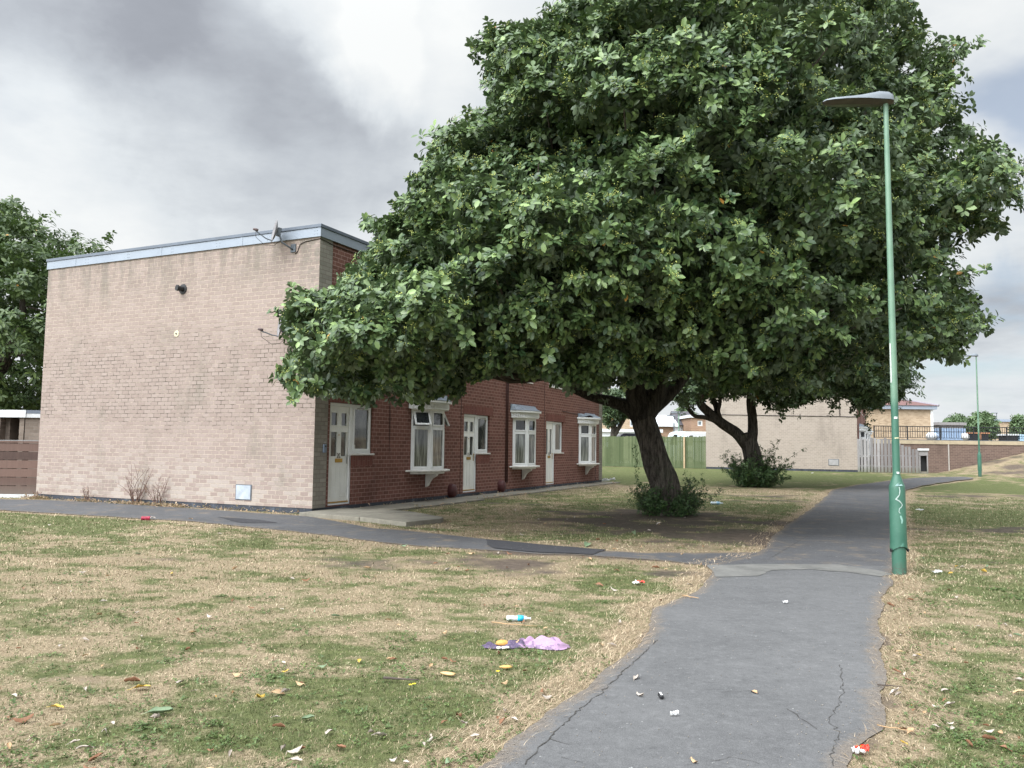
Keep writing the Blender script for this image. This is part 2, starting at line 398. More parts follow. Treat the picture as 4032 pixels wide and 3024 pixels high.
def path_strip(name, LL, RR, mat, lift):
    nx = 8; v = []; f = []
    for a, b in zip(LL, RR):
        for k in range(nx + 1):
            p = a.lerp(b, k / nx); v.append((p.x, p.y, float(gz(p.x, p.y)) + lift + .0011 * max(0, p.y - 12)))
    for i in range(len(LL) - 1):
        for k in range(nx): j = i * (nx + 1) + k; f.append((j, j + 1, j + nx + 2, j + nx + 1))
    o = MB().add(v, f).build(name, mat); e = o.data.attributes.new('edge', 'FLOAT', 'POINT'); e.data.foreach_set('value', [min(k, nx - k) / (nx / 2) * min(1.0, (a - b).length / 2.5) for a, b in zip(LL, RR) for k in range(nx + 1)]); return o
def tarmac(name, lo, hi, warm=0, edge=True):
    m, T = mat_new(name)
    tc = T.node('ShaderNodeTexCoord'); O = tc.outputs['Object']
    big = T.noise(O, .55, 5, .6, .4); med = T.noise(O, 4.5, 6, .65); fine = T.noise(O, 160, 3, .6); agg = T.node('ShaderNodeTexVoronoi', {'Vector': O, 'Scale': 130.0}).outputs['Distance']
    f = T.math('ADD', T.math('MULTIPLY', big, .55), T.math('MULTIPLY', med, .45))
    c = T.ramp(f, [(.34, lo), (.66, hi)])
    c = T.mix(T.math('MULTIPLY', T.ss(fine, .45, .75), .35), c, tuple(v * 1.6 for v in hi))
    c = T.mix(T.math('MULTIPLY', T.ss(fine, .48, .28), .35), c, tuple(v * .45 for v in lo))
    sp = T.math('MULTIPLY', T.ss(T.noise(O, 26, 2, .5), .735, .765), .7)
    c = T.mix(sp, c, (.36, .36, .35))
    st = T.math('MULTIPLY', T.ss(T.noise(O, 7, 4, .7), .66, .74), .45)
    c = T.mix(st, c, tuple(v * .4 for v in lo))
    if warm: c = T.mix(T.math('MULTIPLY', T.ss(T.noise(O, 2.2, 6, .7), .52, .68), .5), c, (.20, .155, .11))
    ed = T.node('ShaderNodeAttribute', attribute_name='edge').outputs['Fac']
    dn = T.math('ADD', T.math('MULTIPLY', T.noise(O, 5, 6, .75), .5), T.math('MULTIPLY', T.noise(O, 45, 3, .7), .3))
    dirt = T.ss(T.math('SUBTRACT', dn, T.math('MULTIPLY', ed, 2.0)), .14, .36)
    if edge: c = T.mix(T.math('MULTIPLY', dirt, .55), c, T.ramp(fine, [(.35, (.085, .068, .055)), (.65, (.24, .19, .14))]))
    mott = T.noise(O, 17, 5, .75); c = T.mix(T.math('MULTIPLY', T.ss(mott, .52, .66), .30), c, tuple(v * 1.45 for v in hi)); c = T.mix(T.math('MULTIPLY', T.ss(mott, .45, .32), .35), c, tuple(v * .6 for v in lo))
    finish(T, c, .92, T.math('ADD', agg, T.math('MULTIPLY', med, .8)), .35, .006, spec=.2)
    return m
M_TAR = tarmac('worn_tarmac', (.079, .079, .081), (.122, .121, .123))
M_TAR2 = tarmac('old_tarmac', (.060, .060, .063), (.098, .098, .103), 1)
M_TAR3 = tarmac('fresh_tarmac_patch', (.032, .032, .036), (.052, .052, .057), edge=False)
i_cut = next(i for i, p in enumerate(mLL) if p.y > G(1533, 1224).y)
tag(path_strip('main_path', mLL[:i_cut + 1], mRR[:i_cut + 1], M_TAR, .010), 'grey worn tarmac footpath in the foreground', kind='structure')
tag(path_strip('far_path', mLL[i_cut:], mRR[i_cut:], M_TAR2, .010), 'darker cracked tarmac footpath passing the trees', kind='structure')
tag(path_strip('cross_path', cLL, cRR, M_TAR2, .005), 'narrow tarmac path along the house wall', kind='structure')
def ground_patch(name, pts, mat, lift, label, sub=6):
    P = [G(x, y).xy for x, y in pts]; Q = []
    for i in range(len(P)):
        a, b = P[i], P[(i + 1) % len(P)]
        for k in range(sub):
            p = a.lerp(b, k / sub); n = Vector((b.y - a.y, a.x - b.x)).normalized()
            Q.append(p + n * (float(fbm(p.x, p.y, .3, 3, 31)) - .5) * .12)
    v = [(p.x, p.y, float(gz(p.x, p.y)) + lift) for p in Q]
    o = MB().add(v, [tuple(range(len(v)))]).build(name, mat); tag(o, label, kind='structure'); return o
ground_patch('concrete_band', [(1528, 1222), (1700, 1221), (1810, 1222), (1880, 1231), (1934, 1243), (1905, 1248), (1840, 1239), (1750, 1232), (1665, 1234), (1640, 1247), (1545, 1249)],
             plain('pale_concrete_band', (.135, .132, .124), .9, .25, 3), .015, 'pale concrete band across the footpath')
ground_patch('tarmac_patch', [(1050, 1166), (1180, 1179), (1310, 1189), (1280, 1199), (1150, 1194), (1060, 1185)], M_TAR3, .016, 'black tarmac repair patch')
ground_patch('tarmac_patch', [(470, 1118), (560, 1124), (600, 1131), (520, 1131)], M_TAR3, .016, 'small black tarmac repair patch near the house wall')
# cracks in the tarmac
def crack(pts, w, seed):
    random.seed(seed); P = []
    W = [G(x, y).xy for x, y in pts]
    for i in range(len(W) - 1):
        n = max(3, int((W[i + 1] - W[i]).length / .035))
        for k in range(n): P.append(W[i].lerp(W[i + 1], k / n) + Vector((random.gauss(0, .007), random.gauss(0, .007))))
    P.append(W[-1]); v = []; f = []
    for i, p in enumerate(P):
        t = (P[min(i + 1, len(P) - 1)] - P[max(0, i - 1)]).normalized(); n = Vector((-t.y, t.x)); ww = w * .62 * random.uniform(.2, 1.25)
        z = float(gz(p.x, p.y)) + .0135
        v += [(p.x + n.x * ww, p.y + n.y * ww, z), (p.x - n.x * ww, p.y - n.y * ww, z)]
    for i in range(len(P) - 1): f.append((2 * i, 2 * i + 1, 2 * i + 3, 2 * i + 2))
    return v, f
M_CRACK = plain('crack_dirt', (.042, .038, .034), .95, .3, 30)
cb = MB()
for pts, w, sd in [([(1130, 1659), (1185, 1600), (1240, 1545), (1300, 1500), (1345, 1455), (1395, 1410), (1420, 1385)], .006, 1),
                   ([(1180, 1600), (1230, 1612), (1255, 1610)], .003, 2), ([(1815, 1440), (1822, 1500), (1800, 1540), (1790, 1565), (1815, 1585), (1795, 1640), (1800, 1659)], .004, 3),
                   ([(1700, 1535), (1735, 1560), (1765, 1580)], .004, 4), ([(1660, 1210), (1760, 1150), (1800, 1110)], .008, 5), ([(1690, 1112), (1800, 1114), (1925, 1120)], .012, 6),
                   ([(1700, 1150), (1800, 1142), (1930, 1150)], .010, 7), ([(1740, 1090), (1850, 1086), (1940, 1092)], .012, 8), ([(1560, 1500), (1620, 1496), (1700, 1502)], .002, 9),
                   ([(1215, 1640), (1260, 1652)], .003, 10), ([(1540, 1649), (1590, 1640), (1640, 1655)], .003, 12)]:
    v, f = crack(pts, w, sd); cb.add(v, f)
tag(cb.build('path_cracks', M_CRACK), 'dark cracks running through the tarmac', kind='structure')
random.seed(7)

# distance to the paths
def seg_dist(px, py, P):
    d = np.full(px.shape, 1e9)
    for i in range(len(P) - 1):
        ax, ay = P[i]; bx, by = P[i + 1]; ux, uy = bx - ax, by - ay; L2 = ux * ux + uy * uy + 1e-12
        t = np.clip(((px - ax) * ux + (py - ay) * uy) / L2, 0, 1)
        d = np.minimum(d, np.hypot(px - ax - t * ux, py - ay - t * uy))
    return d
def inside_poly(px, py, P):
    c = np.zeros(px.shape, bool); n = len(P); j = n - 1
    for i in range(n):
        xi, yi = P[i]; xj, yj = P[j]
        if yi != yj:
            k = ((yi > py) != (yj > py)) & (px < (xj - xi) * (py - yi) / (yj - yi) + xi); c ^= k
        j = i
    return c
MPOLY = [tuple(p) for p in mLL[::3]] + [tuple(p) for p in mRR[::-3]]
CPOLY = [tuple(p) for p in cLL[::3]] + [tuple(p) for p in cRR[::-3]]
ME = [([tuple(p) for p in mLL[::5]], 0), ([tuple(p) for p in mRR[::5]], 0), ([tuple(p) for p in cRR[::5]], 0), ([tuple(p) for p in cLL[::5]], 0)]
def path_dist(x, y):
    d = np.full(x.shape, 9.0)
    near = y < 60
    for P, _ in ME: d[near] = np.minimum(d[near], seg_dist(x[near], y[near], P))
    return d
def on_path(x, y): return inside_poly(x, y, MPOLY) | inside_poly(x, y, CPOLY)
_BL = []
SOILW = 1.15
blob0 = [(1000, 1086, 1760, 1185, .26), (1180, 1120, 1760, 1140, .22), (1000, 1095, 1250, 1112, .2), (1560, 1140, 1720, 1185, .25)]
def blob(x0, y0, x1, y1, w, what):
    xc, yc = (x0 + x1) / 2, (y0 + y1) / 2; c = G(xc, yc)
    rx = max(.05, abs(G(x1, yc).x - G(x0, yc).x) / 2); ry = max(.05, abs(G(xc, y0).y - G(xc, y1).y) / 2)
    _BL.append((c.x, c.y, rx * 1.15, ry * 1.15, w, what))
for b in [(-80, 1110, 330, 1160, -.50), (-100, 1440, 1150, 1760, -.08), (1000, 1250, 1500, 1330, -.22), (950, 1340, 1330, 1440, -.15), (1900, 1088, 2300, 1136, -.75), (2000, 1400, 2300, 1560, -.22),
          (1880, 1575, 2120, 1700, -.5), (1200, 1008, 1900, 1040, -.75), (1230, 1078, 1420, 1097, -.5), (1540, 1085, 1720, 1106, -.4), (1960, 1152, 2300, 1240, -.20), (1960, 1052, 2300, 1068, -.25),
          (2050, 1260, 2300, 1330, -.2), (600, 1440, 1100, 1560, -.2), (100, 1540, 500, 1620, -.2), (1960, 1040, 2300, 1066, -.45),
          (0, 1175, 900, 1340, .30), (800, 1180, 1400, 1260, .18), (900, 1205, 1500, 1260, .12), (1150, 1168, 1620, 1194, .5), (1250, 1046, 1800, 1063, .4), (1700, 1050, 1800, 1100, .3), (1890, 1230, 2080, 1350, .35), (1960, 1150, 2100, 1230, .1),
          (700, 1150, 1150, 1180, .3), (900, 1110, 1200, 1150, .25), (0, 1380, 500, 1460, .12)]: blob(*b, 'dry')
for b in [(1180, 1100, 1660, 1152, .75), (1620, 1150, 1720, 1190, .5), (700, 1183, 1400, 1235, .62), (1960, 1068, 2300, 1077, .8), (1960, 1138, 2300, 1150, 1.0), (1480, 1066, 1770, 1082, .65), (150, 1200, 500, 1212, .5),
          (980, 1085, 1200, 1092, .5), (1400, 1230, 1540, 1262, .35), (1020, 1068, 1300, 1074, .35)]: blob(*b, 'soil')
for b in blob0: blob(*b, 'soil')
def fields(x, y):
    wx = (fbm(x, y, 1.1, 3, 41) - .5) * 1.2; wy = (fbm(x, y, 1.1, 3, 53) - .5) * 1.2
    far = np.clip(np.asarray(y) / 14, .35, 2.5)
    n = fbm(x, y, 2.2, 3, 1) * .20 + fbm(x * .8, y, .55, 3, 2) * .36 + fbm(x * .7, y, .16, 3, 3) * .44
    dry = .56 + (n - .5) * 3.3
    soil = (fbm(x * .7, y, .7, 4, 5) - .60) * 2.4
    for cx, cy, rx, ry, w, what in _BL:
        q = ((x + wx * far * .5 - cx) / rx) ** 2 + ((y + wy * far * .5 - cy) / ry) ** 2
        m = sstep(1.7 - q, 0, 1.7) * w * (.8 if what == 'dry' else 1)
        if what == 'dry': dry = dry + m
        else: soil = soil + SOILW * m * (.6 + .8 * fbm(x, y, .6, 3, 6))
    pd = path_dist(x, y) + (fbm(x, y, .25, 3, 8) - .5) * .25
    e = sstep(.42 - pd, 0, .3)
    dry = dry + e * .9; soil = soil + sstep(.10 - pd, 0, .12) * .6
    mm = sstep(x, MX0 - 1, MX0 + 2) * sstep(y, WALL_Y - 9, WALL_Y - 6); dry = dry + .5 * mm; soil = soil + mm * (.78 + .9 * (fbm(x, y, 1.6, 4, 77) - .4))
    return np.clip(dry, 0, 1), np.clip(soil, 0, 1)

def ground_material():
    m, T = mat_new('dry_lawn')
    tc = T.node('ShaderNodeTexCoord'); O = tc.outputs['Object']
    dry = T.node('ShaderNodeAttribute', attribute_name='dry').outputs['Fac']; soil = T.node('ShaderNodeAttribute', attribute_name='soil').outputs['Fac']
    f1 = T.noise(O, 34, 4, .7); f2 = T.noise(O, 9, 4, .65); f3 = T.noise(O, 130, 2, .6); f4 = T.noise(T.vmul(O, (1, 2.2, 1)), 2.4, 5, .7)
    d = T.math('ADD', dry, T.math('MULTIPLY', T.math('SUBTRACT', T.math('ADD', T.math('MULTIPLY', f1, .4), T.math('ADD', T.math('MULTIPLY', f2, .35), T.math('MULTIPLY', f4, .35))), .55), 1.9))
    g = T.ramp(f2, [(.3, (.066, .080, .030)), (.7, (.138, .155, .060))])
    s = T.ramp(f1, [(.26, (.14, .108, .068)), (.5, (.275, .215, .14)), (.76, (.45, .365, .25))])  # straw tones kept dark: shade between the blades put into the ground colour
    c = T.mix(T.ss(d, .25, 1.0), g, s)
    c = T.mix(T.math('MULTIPLY', T.ss(f3, .5, .3), .4), c, (.075, .06, .038))
    so = T.math('ADD', soil, T.math('MULTIPLY', T.math('SUBTRACT', f1, .5), 1.1))
    c = T.mix(T.math('MULTIPLY', T.ss(so, .35, .95), .85), c, T.ramp(f2, [(.3, (.055, .042, .038)), (.7, (.115, .09, .078))]))
    finish(T, c, .95, T.math('ADD', f1, f3), .7, .03, spec=.15)
    return m
M_GROUND = ground_material()
def build_ground():
    th = np.concatenate([np.linspace(-44, 44, 430), np.linspace(46, 314, 60)]) * math.pi / 180
    r = [0.0, .6, 1.2, 1.8, 2.4]
    while r[-1] < 62: r.append(r[-1] + (max(.03, min(.30, r[-1] * .011))))
    while r[-1] < 4000: r.append(r[-1] * 1.22)
    r = np.array(r[1:]); RR, TT = np.meshgrid(r, th, indexing='ij')
    x = (RR * np.sin(TT)).ravel(); y = (RR * np.cos(TT)).ravel()
    z = gz(x, np.minimum(y, 4000)); z = np.where(y > WALL_Y + .15, np.minimum(z, .3), z)
    dry = np.full(x.shape, .5); soil = np.zeros(x.shape)
    k = (np.hypot(x, y) < 75); dry[k], soil[k] = fields(x[k], y[k])
    nr, nt = len(r), len(th)
    verts = np.stack([x, y, z], 1); verts = np.vstack([verts, [[0, 0, 0]]])
    dry = np.append(dry, .5); soil = np.append(soil, 0)
    I, J = np.meshgrid(np.arange(nr - 1), np.arange(nt), indexing='ij'); J2 = (J + 1) % nt
    q = np.stack([I * nt + J, (I + 1) * nt + J, (I + 1) * nt + J2, I * nt + J2], -1).reshape(-1, 4)[:, ::-1]
    j = np.arange(nt); tri = np.stack([np.full(nt, nr * nt), (j + 1) % nt, j], 1)
    fl = np.concatenate([q.ravel(), tri.ravel()]); lt = np.concatenate([np.full(len(q), 4), np.full(nt, 3)])
    o = np_mesh('ground', verts, fl, lt, M_GROUND, attrs={'dry': dry, 'soil': soil}, smooth=True)
    tag(o, 'patchy dry lawn with straw and green areas', kind='structure')
build_ground()

def blade_material():
    m, T = mat_new('grass_blades')
    dry = T.node('ShaderNodeAttribute', attribute_name='dry').outputs['Fac']; rnd = T.node('ShaderNodeAttribute', attribute_name='rnd').outputs['Fac']
    g = T.ramp(rnd, [(0, (.055, .078, .022)), (.5, (.108, .134, .056)), (1, (.215, .235, .115))])
    s = T.ramp(rnd, [(0, (.17, .12, .075)), (.5, (.44, .335, .225)), (1, (.66, .54, .395))])
    c = T.mix(dry, g, s)
    p = T.node('ShaderNodeBsdfPrincipled', {'Base Color': c, 'Roughness': .7, 'Specular IOR Level': .2})
    t = T.node('ShaderNodeBsdfTranslucent', {'Color': c}); mx = T.node('ShaderNodeMixShader', {0: .2, 1: p.outputs[0], 2: t.outputs[0]})
    T.node('ShaderNodeOutputMaterial', {0: mx.outputs[0]}); return m
M_BLADE = blade_material()
def blade_mesh(name, x, y, h, w, lean, az, dry, rnd, label, z0=0.0):
    n = len(x); z = gz(x, y) + z0
    dx, dy = np.cos(az), np.sin(az); ax, ay = -dy, dx
    P = np.zeros((n, 5, 3)); L = lean
    for k, (hh, ll, ww) in enumerate([(0, 0, 1), (0, 0, -1), (.55, .30, .8), (.55, .30, -.8), (1.0, 1.0, 0)]):
        P[:, k, 0] = x + dx * h * L * ll + ax * w * ww * .5; P[:, k, 1] = y + dy * h * L * ll + ay * w * ww * .5
        P[:, k, 2] = z + h * hh * np.sqrt(np.maximum(.02, 1 - (L * .9) ** 2))
    b = (np.arange(n) * 5)[:, None]
    q = b + np.array([[0, 1, 3, 2]]); t = b + np.array([[2, 3, 4]])
    fl = np.concatenate([q, t], 1).ravel(); lt = np.tile([4, 3], n)
    o = np_mesh(name, P.reshape(-1, 3), fl, lt, M_BLADE, attrs={'dry': np.repeat(dry, 5), 'rnd': np.repeat(rnd, 5)})
    tag(o, label, kind='stuff'); return o
def build_grass():
    N = 330000
    ld = rng.uniform(math.log(2.9), math.log(34), N); d = np.exp(ld); th = rng.uniform(-41, 41, N) * math.pi / 180
    x = d * np.sin(th); y = d * np.cos(th)
    keep = ~on_path(x, y)
    lc = np.array([CX, CY]); u = (x - lc[0]) * AX + (y - lc[1]) * AY; v = (x - lc[0]) * BX + (y - lc[1]) * BY
    keep &= ~((u > -.15) & (v > -1.05) & (u < 21)); keep &= ~((u > -1.0) & (u < 1.3) & (v > -3.3) & (v < 0))
    x, y, d = x[keep], y[keep], d[keep]
    dry, soil = fields(x, y)
    keep = rng.random(len(x)) > soil * 1.3 - .1
    x, y, d, dry = x[keep], y[keep], d[keep], dry[keep]
    n = len(x); clump = fbm(x, y, .35, 3, 71)
    isdry = (rng.random(n) < np.clip((dry - .5) * .95 + .39 + (fbm(x, y, .10, 2, 91) - .5) * .9, .12, .93)).astype(float)
    h = rng.uniform(.010, .027, n) * (.6 + clump * 1.0) * np.where(isdry > 0, .85, 1.1) * np.clip(d / 8, .9, 1.7)
    w = .0030 * np.clip(d / 4, .8, 6) * rng.uniform(.6, 1.3, n)
    lean = np.where(isdry > 0, rng.uniform(.75, 1.09, n), rng.uniform(.3, 1.05, n))
    shade = np.clip(rng.random(n) * .62 + fbm(x, y, .055, 2, 93) * .62 - .10 + (fbm(x * .7, y, .4, 3, 95) - .5) * .75, 0, 1)
    blade_mesh('grass', x, y, h, w, lean, rng.uniform(0, 2 * math.pi, n), isdry * rng.uniform(.75, 1, n) + (1 - isdry) * rng.uniform(0, .3, n), shade, 'short mown patchy grass, green and straw-coloured')
    # long dead stalks spilling over the edges of the path
    P = [(p, 1) for p in mLL] + [(p, -1) for p in mRR]; P = [q for q in P if 2.9 < q[0].y < 22]
    xs, ys, az = [], [], []
    for p, s in P:
        for _ in range(13 if p.y < 9 else 7):
            xs.append(p.x - s * random.uniform(-.02, .42) + random.gauss(0, .03)); ys.append(p.y + random.gauss(0, .11)); az.append(random.gauss(0 if s > 0 else math.pi, 1.0))
    lp = G(1943, 1243)
    for _ in range(260):
        a = random.uniform(-2.6, .9); r = random.uniform(.1, .45); xs.append(lp.x + math.cos(a) * r); ys.append(lp.y + math.sin(a) * r); az.append(random.uniform(0, 6.28))
    xs, ys, az = map(np.array, (xs, ys, az)); n = len(xs)
    blade_mesh('dead_stalks', xs, ys, rng.uniform(.03, .10, n), rng.uniform(.0016, .0030, n) * np.clip(ys / 5, 1, 3), rng.uniform(.97, 1.09, n), az, np.ones(n), rng.random(n), 'straw stalks lying along the path edge', .006)

# ============================================================ FRAME OF THE NEAR BLOCK
TH = 0.4374; AX, AY = math.sin(TH), math.cos(TH); BX, BY = -AY, AX
CX, CY = -4.5291, 18.6444
build_grass()
def LW(u, v, z=0): return Vector((CX + AX * u + BX * v, CY + AY * u + BY * v, z))
RZ = math.atan2(AY, AX)

# ============================================================ HOUSE BLOCKS
def wall_grid(name, mat, parent, x0, x1, z0, z1, y, holes, depth=.12, rmat=None):
    """front wall in the plane y with rectangular openings and their reveals"""
    xs = sorted({x0, x1, *[h[0] for h in holes], *[h[1] for h in holes]}); zs = sorted({z0, z1, *[h[2] for h in holes], *[h[3] for h in holes]})
    def hole(a, b):
        return any(h[0] - 1e-6 <= a < h[1] - 1e-6 and h[2] - 1e-6 <= b < h[3] - 1e-6 for h in holes)
    mb = MB(); mb2 = mb
    nx, nz = len(xs) - 1, len(zs) - 1
    H = [[hole(xs[i], zs[j]) for j in range(nz)] for i in range(nx)]
    for i in range(nx):
        for j in range(nz):
            a, b, c, d = xs[i], xs[i + 1], zs[j], zs[j + 1]
            if not H[i][j]: mb.add([(a, y, c), (b, y, c), (b, y, d), (a, y, d)], [(0, 1, 2, 3)])
            else:
                yy = y + depth
                if i > 0 and not H[i - 1][j]: mb.add([(a, y, c), (a, y, d), (a, yy, d), (a, yy, c)], [(0, 1, 2, 3)])
                if i < nx - 1 and not H[i + 1][j]: mb.add([(b, y, c), (b, yy, c), (b, yy, d), (b, y, d)], [(0, 1, 2, 3)])
                if j > 0 and not H[i][j - 1]: mb.add([(a, y, c), (b, y, c), (b, yy, c), (a, yy, c)], [(0, 1, 2, 3)])
                if j < nz - 1 and not H[i][j + 1]: mb.add([(a, y, d), (a, yy, d), (b, yy, d), (b, y, d)], [(0, 1, 2, 3)])
    return mb.build(name, mat, parent)
def ring(mb, o, ax, ay, x0, x1, z0, z1, w, y0, y1):
    """a picture-frame of four butted bars"""
    mb.obox(o, ax, ay, x0, x0 + w, y0, y1, z0, z1); mb.obox(o, ax, ay, x1 - w, x1, y0, y1, z0, z1)
    mb.obox(o, ax, ay, x0 + w, x1 - w, y0, y1, z1 - w, z1); mb.obox(o, ax, ay, x0 + w, x1 - w, y0, y1, z0, z0 + w)
X_, Y_ = Vector((1, 0, 0)), Vector((0, 1, 0))
def window(parent, x0, x1, z0, z1, y, glass, name='window', sill=True, bars=0, small=False):
    f = MB(); o = Vector((0, 0, 0))
    ring(f, o, X_, Y_, x0 + .005, x1 - .005, z0 + .005, z1 - .005, .06, y + .05, y + .11)
    ring(f, o, X_, Y_, x0 + .065, x1 - .065, z0 + .065, z1 - .065, .055, y + .03, y + .10)
    for k in range(bars):
        xb = x0 + (x1 - x0) * (k + 1) / (bars + 1); f.box(xb - .04, xb + .04, y + .035, y + .095, z0 + .12, z1 - .12)
    w = f.build(name, M_UPVC, parent, bevel=.006)
    box('glass', glass, w, x0 + .1, x1 - .1, y + .07, y + .078, z0 + .1, z1 - .1)
    if small: box('paper_notice', M_WPAPER, w, x0 + .11, x0 + .20, y + .066, y + .069, z0 + .11, z0 + .22)
    f = MB(); f.box(x0 + .2, x1 - .2, y + .018, y + .029, z1 - .10, z1 - .085); f.build('trickle_vent', M_DARK if small else M_UPVC, w)
    if sill: box('sill', M_SILL, w, x0 - .03, x1 + .06, y - .045, y + .06, z0 - .04, z0 + .004, bevel=.01)
    return w
def text_mesh(s, size, mat, parent, name, x, y, z, ext=.004):
    cu = bpy.data.curves.new(name, 'FONT'); cu.body = s; cu.size = size; cu.extrude = ext; cu.align_x = 'CENTER'
    t = bpy.data.objects.new('t', cu); col.objects.link(t)
    me = bpy.data.meshes.new_from_object(t); bpy.data.objects.remove(t)
    me.materials.clear(); me.materials.append(mat)
    o = bpy.data.objects.new(name, me); col.objects.link(o); o.parent = parent
    o.rotation_euler = (math.pi / 2, 0, 0); o.location = (x, y, z); return o
def door(parent, x0, x1, z0, z1, y, number, style=0, brass=False):
    """white panelled door: frame, leaf, four glass lights, two raised panels"""
    fr = MB(); fr.box(x0, x0 + .045, y + .02, y + .11, z0, z1); fr.box(x1 - .075, x1, y + .02, y + .11, z0, z1)
    fr.box(x0 + .045, x1 - .075, y + .02, y + .11, z1 - .07, z1); fr.box(x0 + .045, x1 - .075, y + .01, y + .11, z0, z0 + .045)
    lx0, lx1, lz0, lz1 = x0 + .05, x1 - .08, z0 + .05, z1 - .075
    W = lx1 - lx0; H = lz1 - lz0
    if style == 0: lights = [(.12, .42, .80, .93), (.62, .90, .80, .93), (.12, .42, .48, .73), (.62, .90, .48, .73)]
    else: lights = [(.10, .36, .48, .90), (.60, .86, .48, .90)]
    d = wall_grid('door', M_DOOR, parent, lx0, lx1, lz0, lz1, y + .05, [(lx0 + a * W, lx0 + b * W, lz0 + c * H, lz0 + e * H) for a, b, c, e in lights], .035)
    g = MB()
    for a, b, c, e in lights: g.box(lx0 + a * W - .01, lx0 + b * W + .01, y + .083, y + .09, lz0 + c * H - .01, lz0 + e * H + .01)
    # one pane each
    for a, b, c, e in lights:
        box('door_pane', M_GLASS if c < .7 else M_GLASSD, d, lx0 + a * W, lx0 + b * W, y + .075, y + .083, lz0 + c * H, lz0 + e * H)
    bd = MB()
    for a, b, c, e in lights: ring(bd, Vector((0, 0, 0)), X_, Y_, lx0 + a * W - .018, lx0 + b * W + .018, lz0 + c * H - .018, lz0 + e * H + .018, .018, y + .040, y + .0495)
    bd.build('glazing_bead', M_DOOR, d, bevel=.004)
    for a, b in ((.12, .42), (.60, .90)):
        p = MB(); ring(p, Vector((0, 0, 0)), X_, Y_, lx0 + a * W, lx0 + b * W, lz0 + .06 * H, lz0 + .37 * H, .022, y + .038, y + .0495)
        p.box(lx0 + a * W + .05, lx0 + b * W - .05, y + .040, y + .0495, lz0 + .06 * H + .05, lz0 + .37 * H - .05)
        p.build('raised_panel', M_DOOR, d, bevel=.006)
    fr.build('door_frame', M_UPVC, d, bevel=.006)
    lb = MB(); cx = lx0 + W * .53; lb.box(cx - .14, cx + .14, y + .036, y + .0495, lz0 + .415 * H, lz0 + .455 * H)
    lb.box(cx - .115, cx + .115, y + .030, y + .0358, lz0 + .42 * H, lz0 + .450 * H)
    lb.build('letterbox', M_BRASS, d, bevel=.004)
    h = MB(); hx = lx1 - .05
    h.box(hx - .018, hx + .018, y + .040, y + .0495, lz0 + .40 * H, lz0 + .50 * H)
    h.tube([(hx, y + .045, lz0 + .485 * H), (hx, y - .005, lz0 + .485 * H), (hx - .11, y - .008, lz0 + .485 * H)], .010, 8)
    h.build('door_handle', M_BRASS if brass else M_STEEL, d, smooth=False)
    ws = MB(); ws.box(lx0, lx1, y + .005, y + .048, lz0 + .0, lz0 + .03); ws.build('weather_strip', M_BRASS, d)
    tz = lz0 + .463 * H; text_mesh(number, .165, M_DARK, d, 'door_number', cx, y + .046, tz)
    k = MB(); k.tube([(cx - .02, y + .03, lz0 + .70 * H), (cx - .02, y + .05, lz0 + .70 * H)], .012, 10); k.build('spyhole', M_BRASS, d)
    return d
